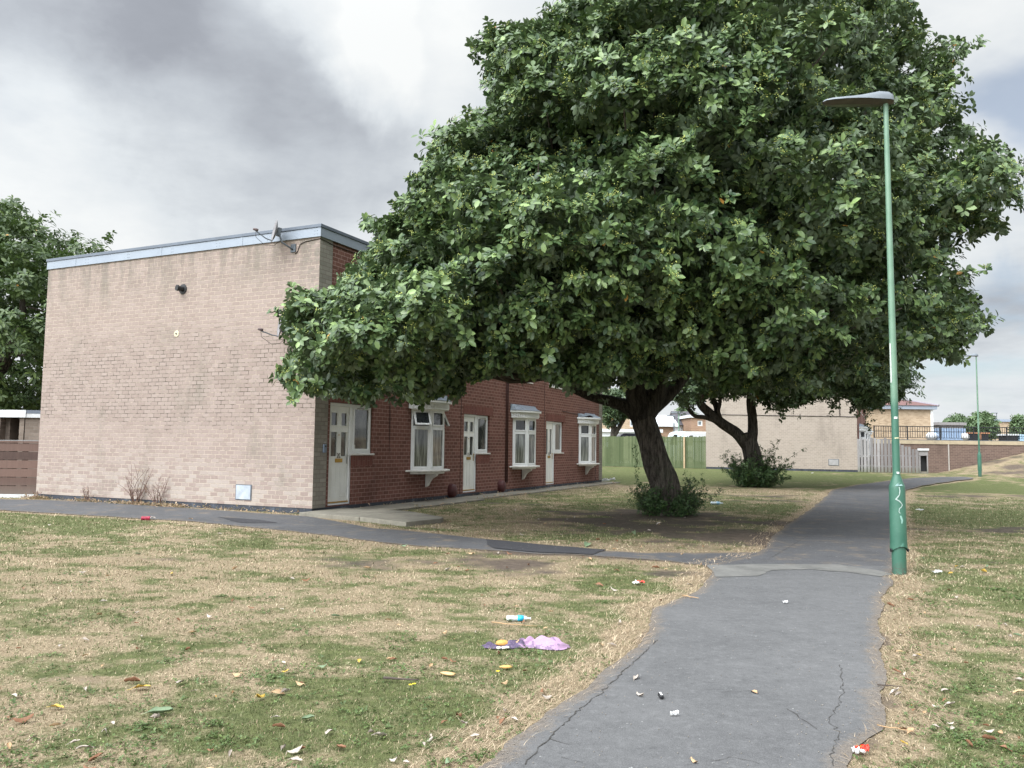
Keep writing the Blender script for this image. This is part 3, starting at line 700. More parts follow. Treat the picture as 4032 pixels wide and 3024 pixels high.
def bay(parent, xc, open_lights=False, z_lo=.92, z_hi=2.62, w=1.66, glass=M_CURT, torn=False):
    """bow window: five-sided sill on a bracket, three glazed faces, fluted canopy, lead roof"""
    def outline(hw, dep, n=14, flat=.0):
        pts = []
        for k in range(n + 1):
            t = -1 + 2 * k / n; pts.append((xc + hw * t, -dep * (1 - abs(t) ** 2.6) - flat))
        return pts
    fr = MB(); cx = [(xc - w / 2, 0.0), (xc - w / 2 + .46, -.36), (xc + w / 2 - .46, -.36), (xc + w / 2, 0.0)]
    zt = z_lo + (z_hi - z_lo) * .70
    b = MB().prism([(p[0], p[1] * .94 + .05) for p in cx], z_lo + .001, z_lo + .05).build('bay_window', M_UPVC, parent)
    for i in range(3):
        p, q = Vector((*cx[i], 0)), Vector((*cx[i + 1], 0)); ax = (q - p).normalized(); ay = Vector((-ax.y, ax.x, 0)); Lw = (q - p).length
        s = MB(); o = p
        ring(s, o, ax, ay, .0, Lw, z_lo, z_hi, .055, -.03 + .03, .06)
        s.obox(o, ax, ay, .055, Lw - .055, .0, .06, zt - .03, zt + .03)
        ring(s, o, ax, ay, .057, Lw - .057, z_lo + .057, zt - .032, .04, -.015, .03)
        if not (open_lights and i != 1): ring(s, o, ax, ay, .057, Lw - .057, zt + .032, z_hi - .057, .045, -.02, .03)
        cas = s.build('casement', M_UPVC, b, bevel=.005)
        g = MB(); g.obox(o, ax, ay, .09, Lw - .09, .012, .018, z_lo + .09, zt - .06); g.build('glass', glass, b)
        g = MB(); g.obox(o, ax, ay, .06, Lw - .06, .035, .041, zt + .03, z_hi - .06); g.build('glass', M_GLASSD, b)
        if open_lights and i != 1:
            # top-hung light pushed open
            az = Vector((0, 0, 1)); top = o + Vector((0, 0, z_hi - .06)); hh = z_hi - .06 - zt - .03; ang = math.radians(24)
            dn = -az * math.cos(ang) - ay * math.sin(ang); nn = ax.cross(dn)
            s = MB(); l = Lw - .11; oo = top + ax * .055
            def bar(x0, x1, d0, d1, t=.04):
                v = [oo + ax * x + dn * dd + nn * tt for x in (x0, x1) for dd in (d0, d1) for tt in (0, t)]
                s.add(v, [(0, 1, 3, 2), (4, 6, 7, 5), (0, 4, 5, 1), (2, 3, 7, 6), (0, 2, 6, 4), (1, 5, 7, 3)])
            bar(0, .055, 0, hh); bar(l - .055, l, 0, hh); bar(.055, l - .055, 0, .055); bar(.055, l - .055, hh - .055, hh)
            s.build('open_light', M_UPVC, b, bevel=.004)
            s = MB(); bar(.05, l - .05, .05, hh - .05, .012); s.build('glass', M_GLASSD, b)
    cn = MB(); o1 = outline(w / 2 + .16, .50); o2 = outline(w / 2 + .24, .60)
    cn.prism(o1, z_hi - .01, z_hi + .18); cn.prism(o2, z_hi + .18, z_hi + .25)
    c = cn.build('canopy', M_UPVC, b, bevel=.006)
    fl = MB()
    for k in range(34):
        t = -.93 + 1.86 * k / 33; hw = w / 2 + .16; x = xc + hw * t; y = -.50 * (1 - abs(t) ** 2.6)
        fl.box(x - .013, x + .013, y - .014, y + .004, z_hi + .03, z_hi + .15)
    fl.build('fluting', M_UPVC, c)
    rf = MB(); ol = outline(w / 2 + .25, .60); n = len(ol); zr = z_hi + .25
    top = [(x, -.02, zr + .22) for x, _ in ol]
    v = [(x, y - .01, zr + (random.uniform(-.01, .02) if torn else .0)) for x, y in ol] + top
    if torn:
        v = [(x + (.12 if k < 6 else 0), y * (.7 if 2 < k < 9 else 1), z + (.09 if k in (2, 3, 4) else (.03 if k % 2 else 0))) for k, (x, y, z) in enumerate(v[:n])] + [(x + .05, y, z - .05 * (i < 6)) for i, (x, y, z) in enumerate(top)]
    rf.add(v, [(i, i + 1, n + i + 1, n + i) for i in range(n - 1)])
    r = rf.build('lead_roof', M_LEAD, b); sm = r.modifiers.new('thick', 'SOLIDIFY'); sm.thickness = .012
    MB().prism(outline(w / 2 + .27, .55), z_lo - .05, z_lo).build('sill', M_SILL, b, bevel=.012)
    MB().prism(outline(w / 2 + .02, .42), z_lo - .115, z_lo - .0515).build('sill_apron', M_SILL, b, bevel=.008)
    br = MB(); prof = [(-.01, z_lo - .117), (-.38, z_lo - .117), (-.36, z_lo - .17), (-.20, z_lo - .26), (-.13, z_lo - .36), (-.08, z_lo - .46), (-.01, z_lo - .50)]
    m = len(prof); hw = .055
    v = [(xc - hw * (1 - .0 * i), y, z) for i, (y, z) in enumerate(prof)] + [(xc + hw, y, z) for y, z in prof]
    br.add(v, [tuple(range(m)), tuple(range(m, 2 * m))[::-1]] + [(i, m + i, m + (i + 1) % m, (i + 1) % m) for i in range(m)])
    br.build('bracket', M_SILL, b, bevel=.006)
    return b

def terrace_block(name, loc, units, W, nums, label, brick, near=True, mirror_far_pier=True):
    L = .58 + 6.655 * units
    root = empty(name, loc, RZ); tag(root, label, 'house block', 'flat-roofed brick house blocks')
    H, HB = 6.745, 6.457
    # side wall, back and far end as one shell; plinth stands 12 mm back
    s = MB(); s.add([(0, 0, .13), (0, W, .13), (0, W, HB), (0, 0, HB)], [(0, 3, 2, 1)])
    s.add([(0, W, .13), (L, W, .13), (L, W, HB), (0, W, HB)], [(0, 3, 2, 1)])
    s.add([(L, W, .13), (L, 0, .13), (L, 0, HB), (L, W, HB)], [(0, 3, 2, 1)])
    s.build('side_wall', brick, root)
    pr = MB(); pr.add([(0, 0, .13), (.48, 0, .13), (.48, 0, HB), (0, 0, HB)], [(0, 1, 2, 3)]); pr.add([(.48, 0, .13), (.48, .03, .13), (.48, .03, HB), (.48, 0, HB)], [(0, 1, 2, 3)])
    pr.build('corner_pier', M_PIER if near else brick, root); pr = MB(); pr.add([(L - .42, 0, .13), (L, 0, .13), (L, 0, HB), (L - .42, 0, HB)], [(0, 1, 2, 3)]); pr.add([(L - .42, .03, .13), (L - .42, 0, .13), (L - .42, 0, HB), (L - .42, .03, HB)], [(0, 1, 2, 3)])
    pr.build('corner_pier', M_PIER if near else brick, root)
    holes = []
    for k in range(units):
        x = .58 + 6.655 * k
        holes += [(x, x + .92, .15, 2.6), (x + .92, x + 1.78, 1.37, 2.6), (x + .25, x + 1.6, 3.95, 5.55), (x + 3.45, x + 5.25, 3.95, 5.55)]
    wall_grid('front_wall', M_RED, root, .48, L - .42, .13, HB, .015, holes, .14)
    pb = MB(); pb.box(.012, L - .012, .012, W - .012, -.35, .129); pb.build('plinth', M_PLINTH, root)
    # soldier courses over the doors
    for k in range(units):
        x = .58 + 6.655 * k
        box('lintel', M_SOLD, root, x - .05, x + 2.0, .0075, .02, 2.601, 2.86); box('lintel', M_SOLD, root, x + .86, x + 1.78, .0075, .02, 1.06, 1.329) if k < 2 else None
        box('lintel', M_SOLD, root, x + .1, x + 1.75, .0075, .02, 5.551, 5.80)
        sty = 1 if k % 3 == 2 else 0
        door(root, x + .004, x + .915, .155, 2.596, .04, nums[k % len(nums)], sty, k > 0)
        window(root, x + .93, x + 1.77, 1.375, 2.595, .03, M_GLASS, small=True)
        window(root, x + .255, x + 1.595, 3.955, 5.545, .03, M_GLASSD, bars=1)
        window(root, x + 3.455, x + 5.245, 3.955, 5.545, .03, M_GLASSD, bars=2)
        bay(root, x + 4.41, open_lights=(k == 0 and near), glass=M_CURT, torn=(k == 2))
        if k: 
            jt = MB(); jt.box(x - .21, x - .19, .004, .016, .13, HB); jt.build('movement_joint', M_PIPE, root)
    if near:
        jt = MB(); jt.box(.481, .492, .006, .016, .13, HB); jt.build('movement_joint', M_PIPE, root)
        for xx in (10.23, 10.35): MB().tube([(xx, -.02, .36), (xx, -.02, 6.4)], .022, 8).build('wall_pipe', M_PIPE, root, smooth=True)
        MB().tube([(1.0, -.0, 2.95), (3.0, -.0, 2.88), (3.08, 0, 2.7), (3.1, 0, 2.0), (3.1, 0, 1.2)], .010, 6).build('wall_cable', M_CABLE, root)
        MB().tube([(15.5, -.0, 3.05), (17, -.0, 3.0), (18.8, -.0, 2.95), (20.1, 0, 2.7)], .010, 6).build('wall_cable', M_CABLE, root)
        MB().tube([(19.5, -.0, .8), (19.55, -.03, .7), (19.5, -.02, .3), (19.55, -.05, .15), (19.9, -.25, .03), (20.3, -.3, .02)], .010, 6).build('wall_cable', M_CABLE, root)
        MB().tube([(.45, -.012, 6.36), (.0, -.012, 6.40), (-.012, .0, 6.40), (-.012, .42, 6.37), (-.012, .58, 6.32), (-.012, .66, 6.14), (-.012, .72, 6.10)], .009, 6).build('wall_cable', M_CABLE, root)
        MB().tube([(.45, -.0, 6.36), (1.2, -.0, 6.36), (2.6, 0, 6.34), (5, 0, 6.36)], .009, 6).build('wall_cable', M_CABLE, root)
    else:
        c = MB().tube([(-.02, W * .98, 3.55), (-.02, W * .5, 3.45), (-.02, .95, 3.38), (-.02, .5, 3.36), (-.02, .0, 3.36)], .022, 6)
        c.build('wall_cable', M_CABLE, root); MB().tube([(-.02, .95, 3.40), (-.02, .95, 6.0)], .028, 6).build('wall_pipe', M_CABLE, root)
    # roof, fascia in lengths, cap
    box('roof', M_ROOF, root, .0, L, .0, W, HB + .05, H - .03)
    fa = MB(); t0, t1 = -.035, -.004
    fa.box(t0, t1, t0, W + .03, HB - .01, H - .082); fa.box(t1, L + .03, t0, t1, HB - .01, H - .082)
    f = fa.build('roof_fascia', M_FASCIA, root, bevel=.003)
    ca = MB(); ca.box(t0 - .02, .10, t0 - .02, W + .05, H - .078, H); ca.box(.102, L + .05, t0 - .02, .10, H - .078, H)
    ca.build('roof_trim', M_CAP, root, bevel=.006)
    if near:
        rv = MB()
        for yy in [0.06, .14, 1.5, 1.56, 3.1, 3.2, 4.7, 4.75, 6.3, 6.36, 7.9, 8.0, 9.3]:
            for zz in (HB + .05, HB + .13): rv.tube([(t0 - .004, yy + random.uniform(-.01, .01), zz), (t0 + .002, yy, zz)], .008, 6)
        rv.build('fixing_screw', M_GREYM, f)
        for yy in (2.35, 5.1, 8.4): box('fascia_joint_cover', M_FASCIA, f, t0 - .006, t0 - .0005, yy, yy + .07, HB - .008, H - .084)
    return root
terrace_block('terrace_house', (CX, CY, 0), 3, 9.582, ['20', '19', '18'], 'long flat-roofed red brick terrace with a bare beige brick end wall, beside the big tree', M_BEIGE)
# the next block, its bare end wall facing us behind the trees
QC = G(1853, 1020); QL = G(1525, 1011)
def on_line(px, base, dirv):
    d = ray22(px, 1000); m = np.array([[d[0], -dirv[0]], [d[1], -dirv[1]]]); t, s = np.linalg.solve(m, np.array([base.x, base.y])); return s
W2 = abs(on_line(1525, QC, (BX, BY)))
terrace_block('terrace_house', (QC.x, QC.y, QC.z), 3, W2, ['17', '16', '15'], 'second flat-roofed block, its pale end wall seen behind the two trees', M_BEIGE2, near=False)
nb_loc = QC

# ---- fittings on the walls: things of their own
def dish(name, s, z, label, az, tilt, size=.24, drop=0):
    r = empty(name, LW(0, s, z), RZ); tag(r, label, 'satellite dish', 'satellite dishes on the beige end wall')
    MB().box(-.03, -.002, -.075, .075, -.10, .10).build('wall_plate', M_GREYM, r, bevel=.008)
    MB().tube([(-.03, 0, -.04), (-.14, .05, .02), (-.26, .14, .10), (-.29, .17, .22), (-.29, .17, .33)], .021, 8).build('bracket_arm', M_GREYM, r, smooth=True)
    # bowl: faces along direction fdir (mostly along +y, away to the left)
    fd = Vector((math.sin(az), math.cos(az), math.sin(tilt))).normalized(); ux = fd.cross(Vector((0, 0, 1))).normalized(); uz = ux.cross(fd)
    c = Vector((-.31, .26, .36)); b = MB(); nr, ns = 5, 24; vs = [c - fd * .0]; fs = []
    for i in range(1, nr + 1):
        q = i / nr
        for k in range(ns):
            a = 2 * math.pi * k / ns; vs.append(c + ux * math.cos(a) * size * q + uz * math.sin(a) * size * 1.12 * q + fd * (.07 * q * q))
    fs = [(0, 1 + k, 1 + (k + 1) % ns) for k in range(ns)]
    for i in range(nr - 1):
        for k in range(ns): fs.append((1 + i * ns + k, 1 + i * ns + (k + 1) % ns, 1 + (i + 1) * ns + (k + 1) % ns, 1 + (i + 1) * ns + k))
    o = b.add(vs, fs).build('reflector', M_DISH, r, smooth=True); sm = o.modifiers.new('thick', 'SOLIDIFY'); sm.thickness = .008
    MB().obox(c - fd * .05, ux, fd, -.05, .05, -.05, .04, -.10, .10).build('mount_clamp', M_GREYM, r, bevel=.006)
    tip = c + fd * .46 - uz * .10; MB().tube([c - uz * size * 1.0 + fd * .05, c - uz * size * .95 + fd * .2, tip - uz * .03], .014, 6).build('feed_arm', M_GREYM, r)
    MB().tube([tip - fd * .05, tip + fd * .0, tip + fd * .05, tip + fd * .07], [.03, .035, .026, .02], 10).build('receiver', M_BRN, r, smooth=True)
    MB().tube([tip - uz * .02, tip - uz * .17 - fd * .03, c - uz * .40 + fd * .2, c - uz * .36, c - uz * .2 - fd * .12], .006, 5).build('cable', M_CABLE, r)
    return r
M_DISH = plain('grey_dish_metal', (.235, .225, .235), .55, .15, 4); M_BRN = plain('faded_brown_plastic', (.12, .085, .085), .6, .2, 8)
dish('satellite_dish', .78, 6.24, 'grey satellite dish at the top right of the beige end wall, under the fascia', math.radians(-50), .18, .25)
dish('satellite_dish', .53, 3.92, 'smaller dark satellite dish half way up the end wall beside the tree leaves', math.radians(-50), .08, .20)
r = empty('boiler_flue', LW(0, 4.32, 5.51), RZ); tag(r, 'black boiler flue stub high on the beige end wall', 'flue')
MB().tube([(-.003, 0, 0), (-.02, 0, 0), (-.024, 0, 0)], [.135, .125, .08], 20).build('wall_collar', M_BLACK, r, smooth=False)
MB().tube([(-.02, 0, 0), (-.12, .02, 0), (-.15, .03, .01)], [.065, .065, .07], 16).build('flue_pipe', M_BLACK, r)
MB().tube([(-.14, .03, .01), (-.18, .04, .01)], [.08, .075], 16).build('terminal', M_BLACK, r)
tag(MB().tube([LW(-.003, 4.48, 4.37), LW(-.012, 4.48, 4.37)], [.09, .085], 7).tube([LW(-.010, 4.48, 4.37), LW(-.025, 4.48, 4.37)], .022, 8, m=1).build('mortar_patch', [plain('cream_mortar', (.56, .50, .36), .9, .1), M_BLACK]), 'cream mortar patch with a small hole, below the flue', 'patch')
r = empty('meter_cabinet', LW(0, 2.05, .43), RZ); tag(r, 'small pale grey meter cabinet low on the near beige end wall', 'meter cabinet', 'meter cabinets')
MB().box(-.012, -.001, -.25, .25, -.185, .185).build('cabinet_frame', M_GREYM, r, bevel=.004)
MB().box(-.022, -.0125, -.225, .225, -.165, .165).build('cabinet_door', plain('blistered_pale_paint', (.36, .40, .45), .45, .22, 5, bump=.4), r, bevel=.008)
def nbw(u, v, z): return Vector((nb_loc.x + AX * u + BX * v, nb_loc.y + AY * u + BY * v, nb_loc.z + z))
r = empty('meter_cabinet', nbw(0, 1.35, .57), RZ); tag(r, 'grey meter cabinet on the end wall of the second block', 'meter cabinet', 'meter cabinets')
MB().box(-.012, -.001, -.30, .30, -.20, .20).build('cabinet_frame', M_GREYM, r); MB().box(-.03, -.0125, -.27, .27, -.17, .17).build('cabinet_door', plain('grey_box', (.30, .29, .29), .6, .1), r)
r = empty('key_safe', LW(.36, 0, 1.50), RZ); tag(r, 'small grey key safe on the pier left of door 20', 'key safe')
MB().box(-.055, .055, -.05, -.001, -.10, .10).build('case', plain('blue_grey_metal', (.16, .20, .26), .4, .1), r, bevel=.02)
MB().tube([(.0, -.05, .05), (.0, -.062, .05)], .022, 10).build('dial', M_BLACK, r); MB().tube([(-.03, -.03, .10), (-.03, -.03, .15), (.03, -.03, .15), (.03, -.03, .10)], .008, 6).build('shackle', M_STEEL, r)
for u, lab in ((6.42, 'dark red domed meter box at the wall foot before door 19'), (9.82, 'dark red domed meter box at the wall foot beside the two pipes')):
    r = empty('wall_meter_box', LW(u, 0, .26), RZ); tag(r, lab, 'meter box', 'dark red meter boxes along the front wall')
    b = MB(); vs = []; fs = []; n = 16
    for i, (q, d) in enumerate([(1, 0), (.98, .10), (.9, .16), (.7, .20), (.0, .21)]):
        for k in range(n): a = 2 * math.pi * k / n; vs.append((.15 * q * math.cos(a), -d + .014, .21 * q * math.sin(a)))
    for i in range(4):
        for k in range(n): fs.append((i * n + k, i * n + (k + 1) % n, (i + 1) * n + (k + 1) % n, (i + 1) * n + k))
    b.add(vs, fs).build('dome_cover', M_METER, r, smooth=True)
    MB().box(-.16, .16, -.012, .012, -.25, -.21).build('base_flange', M_METER, r)

# concrete slabs along the front wall
r = MB().prism([(-.52, -.06), (-.78, -1.86), (1.12, -1.86), (1.12, -.06)], -.1, .085).build('doorstep_slab', M_SLAB, bevel=.012); r.location = (CX, CY, 0); r.rotation_euler.z = RZ
tag(r, 'worn concrete slab at the corner in front of door 20', 'concrete slab', 'concrete slabs by the corner')
r = MB().prism([(-.80, -1.885), (-1.28, -3.34), (-.2, -3.50), (.12, -3.38), (.75, -2.5), (1.14, -1.885)], -.1, .078).build('doorstep_slab', M_SLAB, bevel=.014); r.location = (CX, CY, 0); r.rotation_euler = (-.004, .004, RZ)
tag(r, 'broken-edged concrete slab sticking out into the dry grass by the corner', 'concrete slab', 'concrete slabs by the corner')
r = MB()
x = 1.14
while x < 20.5:
    w = random.uniform(1.6, 2.1); r.box(x, min(x + w - .012, 20.6), -1.12 if x < 6 else -.85, -.03, -.08, .05 + random.uniform(-.006, .006)); x += w
r = r.build('front_walkway', M_SLAB, bevel=.01); r.location = (CX, CY, 0); r.rotation_euler.z = RZ; tag(r, 'narrow concrete strip along the foot of the front wall', kind='structure')

# ============================================================ STREET LAMPS
def lamp_paint():
    m, T = mat_new('green_column_paint')
    tc = T.node('ShaderNodeTexCoord'); O = tc.outputs['Object']; s = T.node('ShaderNodeSeparateXYZ', {0: O})
    a = T.noise(O, 3, 5, .6); b = T.noise(O, 40, 4, .7)
    # darker fresh coat on the bottom metres, sun-bleached above
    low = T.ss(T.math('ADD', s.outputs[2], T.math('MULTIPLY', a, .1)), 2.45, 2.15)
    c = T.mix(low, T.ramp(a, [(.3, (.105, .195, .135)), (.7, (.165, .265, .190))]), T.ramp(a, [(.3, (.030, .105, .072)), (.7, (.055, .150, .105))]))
    c = T.mix(T.math('MULTIPLY', T.ss(b, .62, .74), .5), c, (.24, .27, .25))
    c = T.mix(T.math('MULTIPLY', T.ss(s.outputs[2], .22, .02), T.ss(b, .4, .6)), c, (.07, .075, .06))
    finish(T, c, .42, b, .12, .004); return m
M_LAMP = lamp_paint()
def street_lamp(base, top_z, head_dir, label, marks):
    root = empty('street_lamp', base); k = (top_z - base.z) / 6.33
    tag(root, label, 'street lamp', 'green street lamps')
    ns = 28
    def lathe(prof, name, cap=True, wav=None):
        vs = []
        for z, rad in prof:
            for i in range(ns):
                a = 2 * math.pi * i / ns; zz = z + (wav(a) if wav and z == prof[0][0] else 0); vs.append((rad * math.cos(a), rad * math.sin(a), zz))
        fs = [(j * ns + i, j * ns + (i + 1) % ns, (j + 1) * ns + (i + 1) % ns, (j + 1) * ns + i) for j in range(len(prof) - 1) for i in range(ns)]
        o = MB().add(vs, fs).build(name, M_LAMP, root, smooth=True); o.scale = (1, 1, k); return o
    lathe([(-.1, .088), (.42, .088)], 'base_sleeve')
    wv = lambda a: .035 * math.cos(a + math.pi / 2) - .02 if True else 0
    lathe([(.335, .106), (.36, .106), (.42, .103), (1.12, .098), (1.135, .097), (1.27, .05), (1.285, .048)], 'base_compartment', wav=lambda a: .03 * math.cos(2 * (a + math.pi / 2)))
    lathe([(1.27, .047), (2.4, .045), (4.0, .040), (6.27, .032), (6.31, .032)], 'column')
    if marks:
        for sx in (-1, 1):
            MB().tube([(sx * .104, -.02, .31), (sx * .118, -.02, .31)], .022, 8).build('door_lug', M_BLACK, root)
        pm = plain('white_paint_smear', (.38, .47, .44), .6, .2, 20)
        pts = [(-.02, 1.13), (-.012, 1.08), (-.018, 1.03), (-.05, .985), (-.06, .97), (-.03, .955), (-.005, .93), (.015, .90), (.0, .87), (-.025, .85), (-.03, .81), (-.015, .79)]
        def on_col(x, z, rad): a = math.asin(max(-1, min(1, x / rad))); return (rad * math.sin(a), -rad * math.cos(a) - .002, z * k)
        def strip(pts, w, name, mat, R=.104):
            v = []; f = []
            Q = []
            for i in range(len(pts) - 1):
                for q in range(5): t = q / 5; Q.append((pts[i][0] + (pts[i + 1][0] - pts[i][0]) * t, pts[i][1] + (pts[i + 1][1] - pts[i][1]) * t))
            Q.append(pts[-1])
            for i, (x, z) in enumerate(Q):
                x0, z0 = Q[max(0, i - 1)]; x1, z1 = Q[min(len(Q) - 1, i + 1)]; l = math.hypot(x1 - x0, z1 - z0); nx, nz = -(z1 - z0) / l, (x1 - x0) / l
                ww = w * (.6 + .5 * math.sin(math.pi * min(1, i / len(Q) * 1.1 + .1)))
                v += [on_col(x + nx * ww, z + nz * ww, R), on_col(x - nx * ww, z - nz * ww, R)]
            for i in range(len(Q) - 1): f.append((2 * i, 2 * i + 1, 2 * i + 3, 2 * i + 2))
            MB().add(v, f).build(name, mat, root)
        strip(pts, .0062, 'paint_streak', pm, .103); strip([(-.012, .76), (.005, .70), (.0, .66)], .012, 'paint_streak', plain('faint_white_smear', (.22, .38, .33), .6, .2, 20), .103)
        # stickers and smears round the neck
        for (z0, z1, x0, x1, R, c) in [(2.02, 2.045, -.03, .01, .0475, (.7, .72, .68)), (1.76, 1.775, -.03, .02, .048, (.55, .55, .36)), (1.30, 1.325, -.02, .015, .0495, (.62, .68, .68)), (2.5, 3.02, -.046, -.038, .0455, (.5, .52, .5))]:
            b = MB(); n = 5; vs = []
            for i in range(n + 1):
                x = x0 + (x1 - x0) * i / n; vs += [on_col(x, z0 + random.uniform(-.003, .003), R), on_col(x, z1 + random.uniform(-.003, .003), R)]
            b.add(vs, [(2 * i, 2 * i + 2, 2 * i + 3, 2 * i + 1) for i in range(n)]).build('sticker', plain('sticker', c, .5, .1), root)
        b = MB(); vs = []
        for i in range(9):
            x = -.062 + .012 * i; vs += [on_col(x, 1.145 + random.uniform(-.006, .006), .101), on_col(x * .62, 1.185 + random.uniform(-.02, .015) - abs(i - 3) * .006, .090)]
        b.add(vs, [(2 * i, 2 * i + 2, 2 * i + 3, 2 * i + 1) for i in range(8)]).build('paint_smear', plain('pale_blue_smear', (.19, .30, .29), .6, .15, 30), root)
    # head: shallow shell, thick over the column, thin at the tip
    hd = Vector(head_dir).normalized(); sd = Vector((-hd.y, hd.x, 0)); zt = (top_z - base.z)
    secs = [(-.10, .03, .035, .0), (-.085, .075, .10, .0), (-.03, .11, .135, .0), (.10, .14, .145, .0), (.26, .15, .10, .012), (.38, .15, .070, .018), (.55, .145, .055, .022), (.72, .12, .045, .025), (.80, .08, .03, .03), (.83, .02, .01, .035)]
    vs = []; nn = 12
    for t, hw, th, z0 in secs:
        for i in range(nn + 1):
            a = math.pi * i / nn; vs.append(hd * t + sd * (hw * math.cos(a)) + Vector((0, 0, zt + z0 + th * math.sin(a) ** .7)))
    m = nn + 1; fs = [(j * m + i, j * m + i + 1, (j + 1) * m + i + 1, (j + 1) * m + i) for j in range(len(secs) - 1) for i in range(nn)]
    fs += [tuple(range(m)), tuple((len(secs) - 1) * m + i for i in range(m))[::-1]]
    MB().add(vs, fs).build('lamp_head', M_HEAD, root, smooth=True)
    vs = []; fs = []
    for t, hw, th, z0 in secs: vs += [hd * t + sd * hw * .98 + Vector((0, 0, zt + z0 - .004)), hd * t * 1.0 - sd * hw * .98 + Vector((0, 0, zt + z0 - .004)), hd * t * .97 + Vector((0, 0, zt + z0 - .03))]
    for j in range(len(secs) - 1): fs += [(3 * j, 3 * j + 3, 3 * j + 5, 3 * j + 2), (3 * j + 2, 3 * j + 5, 3 * j + 4, 3 * j + 1)]
    MB().add(vs, fs).build('lamp_lens', M_LENS, root)
    return root
M_HEAD = plain('pale_grey_lamp_shell', (.16, .18, .205), .45, .12, 5); M_LENS = plain('dull_brown_lens', (.085, .07, .062), .4, .25, 6)
L1 = G(1943, 1240); t1 = A(1913, 221, L1.y)
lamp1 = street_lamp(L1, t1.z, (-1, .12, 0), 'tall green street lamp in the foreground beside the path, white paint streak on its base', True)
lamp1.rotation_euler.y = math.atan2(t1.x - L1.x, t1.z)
L2 = G(2117, 1029.5); t2 = A(2107, 769, L2.y)
street_lamp(L2, t2.z, (-.9, .3, 0), 'green street lamp in the distance where the far path bends before the bank', False)

# ============================================================ TREES
def leaf_material(name, top0, top1, under, trans=.14, rough=.48):
    m, T = mat_new(name)
    rnd = T.node('ShaderNodeAttribute', attribute_name='rnd').outputs['Fac']
    geo = T.node('ShaderNodeNewGeometry')
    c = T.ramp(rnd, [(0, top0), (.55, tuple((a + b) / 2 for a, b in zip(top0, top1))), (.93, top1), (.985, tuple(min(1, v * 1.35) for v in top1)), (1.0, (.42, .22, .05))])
    c = T.mix(geo.outputs['Backfacing'], c, under)
    p = T.node('ShaderNodeBsdfPrincipled', {'Base Color': c, 'Roughness': rough, 'Specular IOR Level': .35})
    t = T.node('ShaderNodeBsdfTranslucent', {'Color': T.mix(.5, c, (.10, .18, .02))})
    mx = T.node('ShaderNodeMixShader', {0: trans, 1: p.outputs[0], 2: t.outputs[0]}); T.node('ShaderNodeOutputMaterial', {0: mx.outputs[0]}); return m
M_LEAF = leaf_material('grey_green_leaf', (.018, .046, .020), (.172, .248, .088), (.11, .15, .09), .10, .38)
M_LEAF2 = leaf_material('dark_green_leaf', (.020, .042, .018), (.080, .120, .045), (.09, .125, .07))
M_LEAFL = leaf_material('chestnut_leaf', (.022, .048, .016), (.100, .145, .040), (.09, .14, .05))
M_LEAFB = leaf_material('bramble_leaf', (.022, .055, .018), (.070, .120, .035), (.08, .12, .05))
M_LEAFF = leaf_material('far_leaf', (.055, .095, .04), (.13, .19, .085), (.13, .18, .09))
def bark(name, lo, hi, sc_=1.0):
    m, T = mat_new(name)
    tc = T.node('ShaderNodeTexCoord'); O = tc.outputs['Object']
    w = T.noise(T.vmul(O, (6 * sc_, 6 * sc_, 1.0 * sc_)), 1.6, 8, .72, 1.2); f = T.noise(O, 40, 4, .7); b = T.noise(O, 1.4, 4, .6)
    v = T.node('ShaderNodeTexVoronoi', {'Vector': T.node('ShaderNodeVectorMath', {0: T.noise(O, 3, 3, .5, out=1), 1: (1.6, 1.6, 1.6), 2: T.vmul(O, (7 * sc_, 7 * sc_, .8 * sc_))}, operation='MULTIPLY_ADD').outputs[0], 'Scale': 1.3}, feature='DISTANCE_TO_EDGE').outputs['Distance']
    h = T.math('ADD', T.math('MULTIPLY', T.ss(v, .0, .3), .16), T.math('MULTIPLY', T.ss(w, .25, .75), .95))
    c = T.ramp(h, [(.3, lo), (.85, hi)]); c = T.mix(T.math('MULTIPLY', T.ss(f, .5, .7), .3), c, tuple(v * 1.5 for v in hi))
    c = T.mix(T.math('MULTIPLY', T.ss(b, .55, .7), .3), c, (.10, .115, .075))
    finish(T, c, .95, T.math('ADD', h, T.math('MULTIPLY', f, .2)), .9, .05, spec=.15); return m
M_BARK = bark('fissured_bark', (.035, .030, .026), (.155, .135, .115)); M_BARK2 = bark('dark_bark', (.025, .022, .020), (.09, .08, .07))
M_TWIG = plain('twig_bark', (.07, .055, .045), .9, .25, 10); M_BERRY = plain('unripe_berries', (.42, .46, .13), .45, .2, 30)

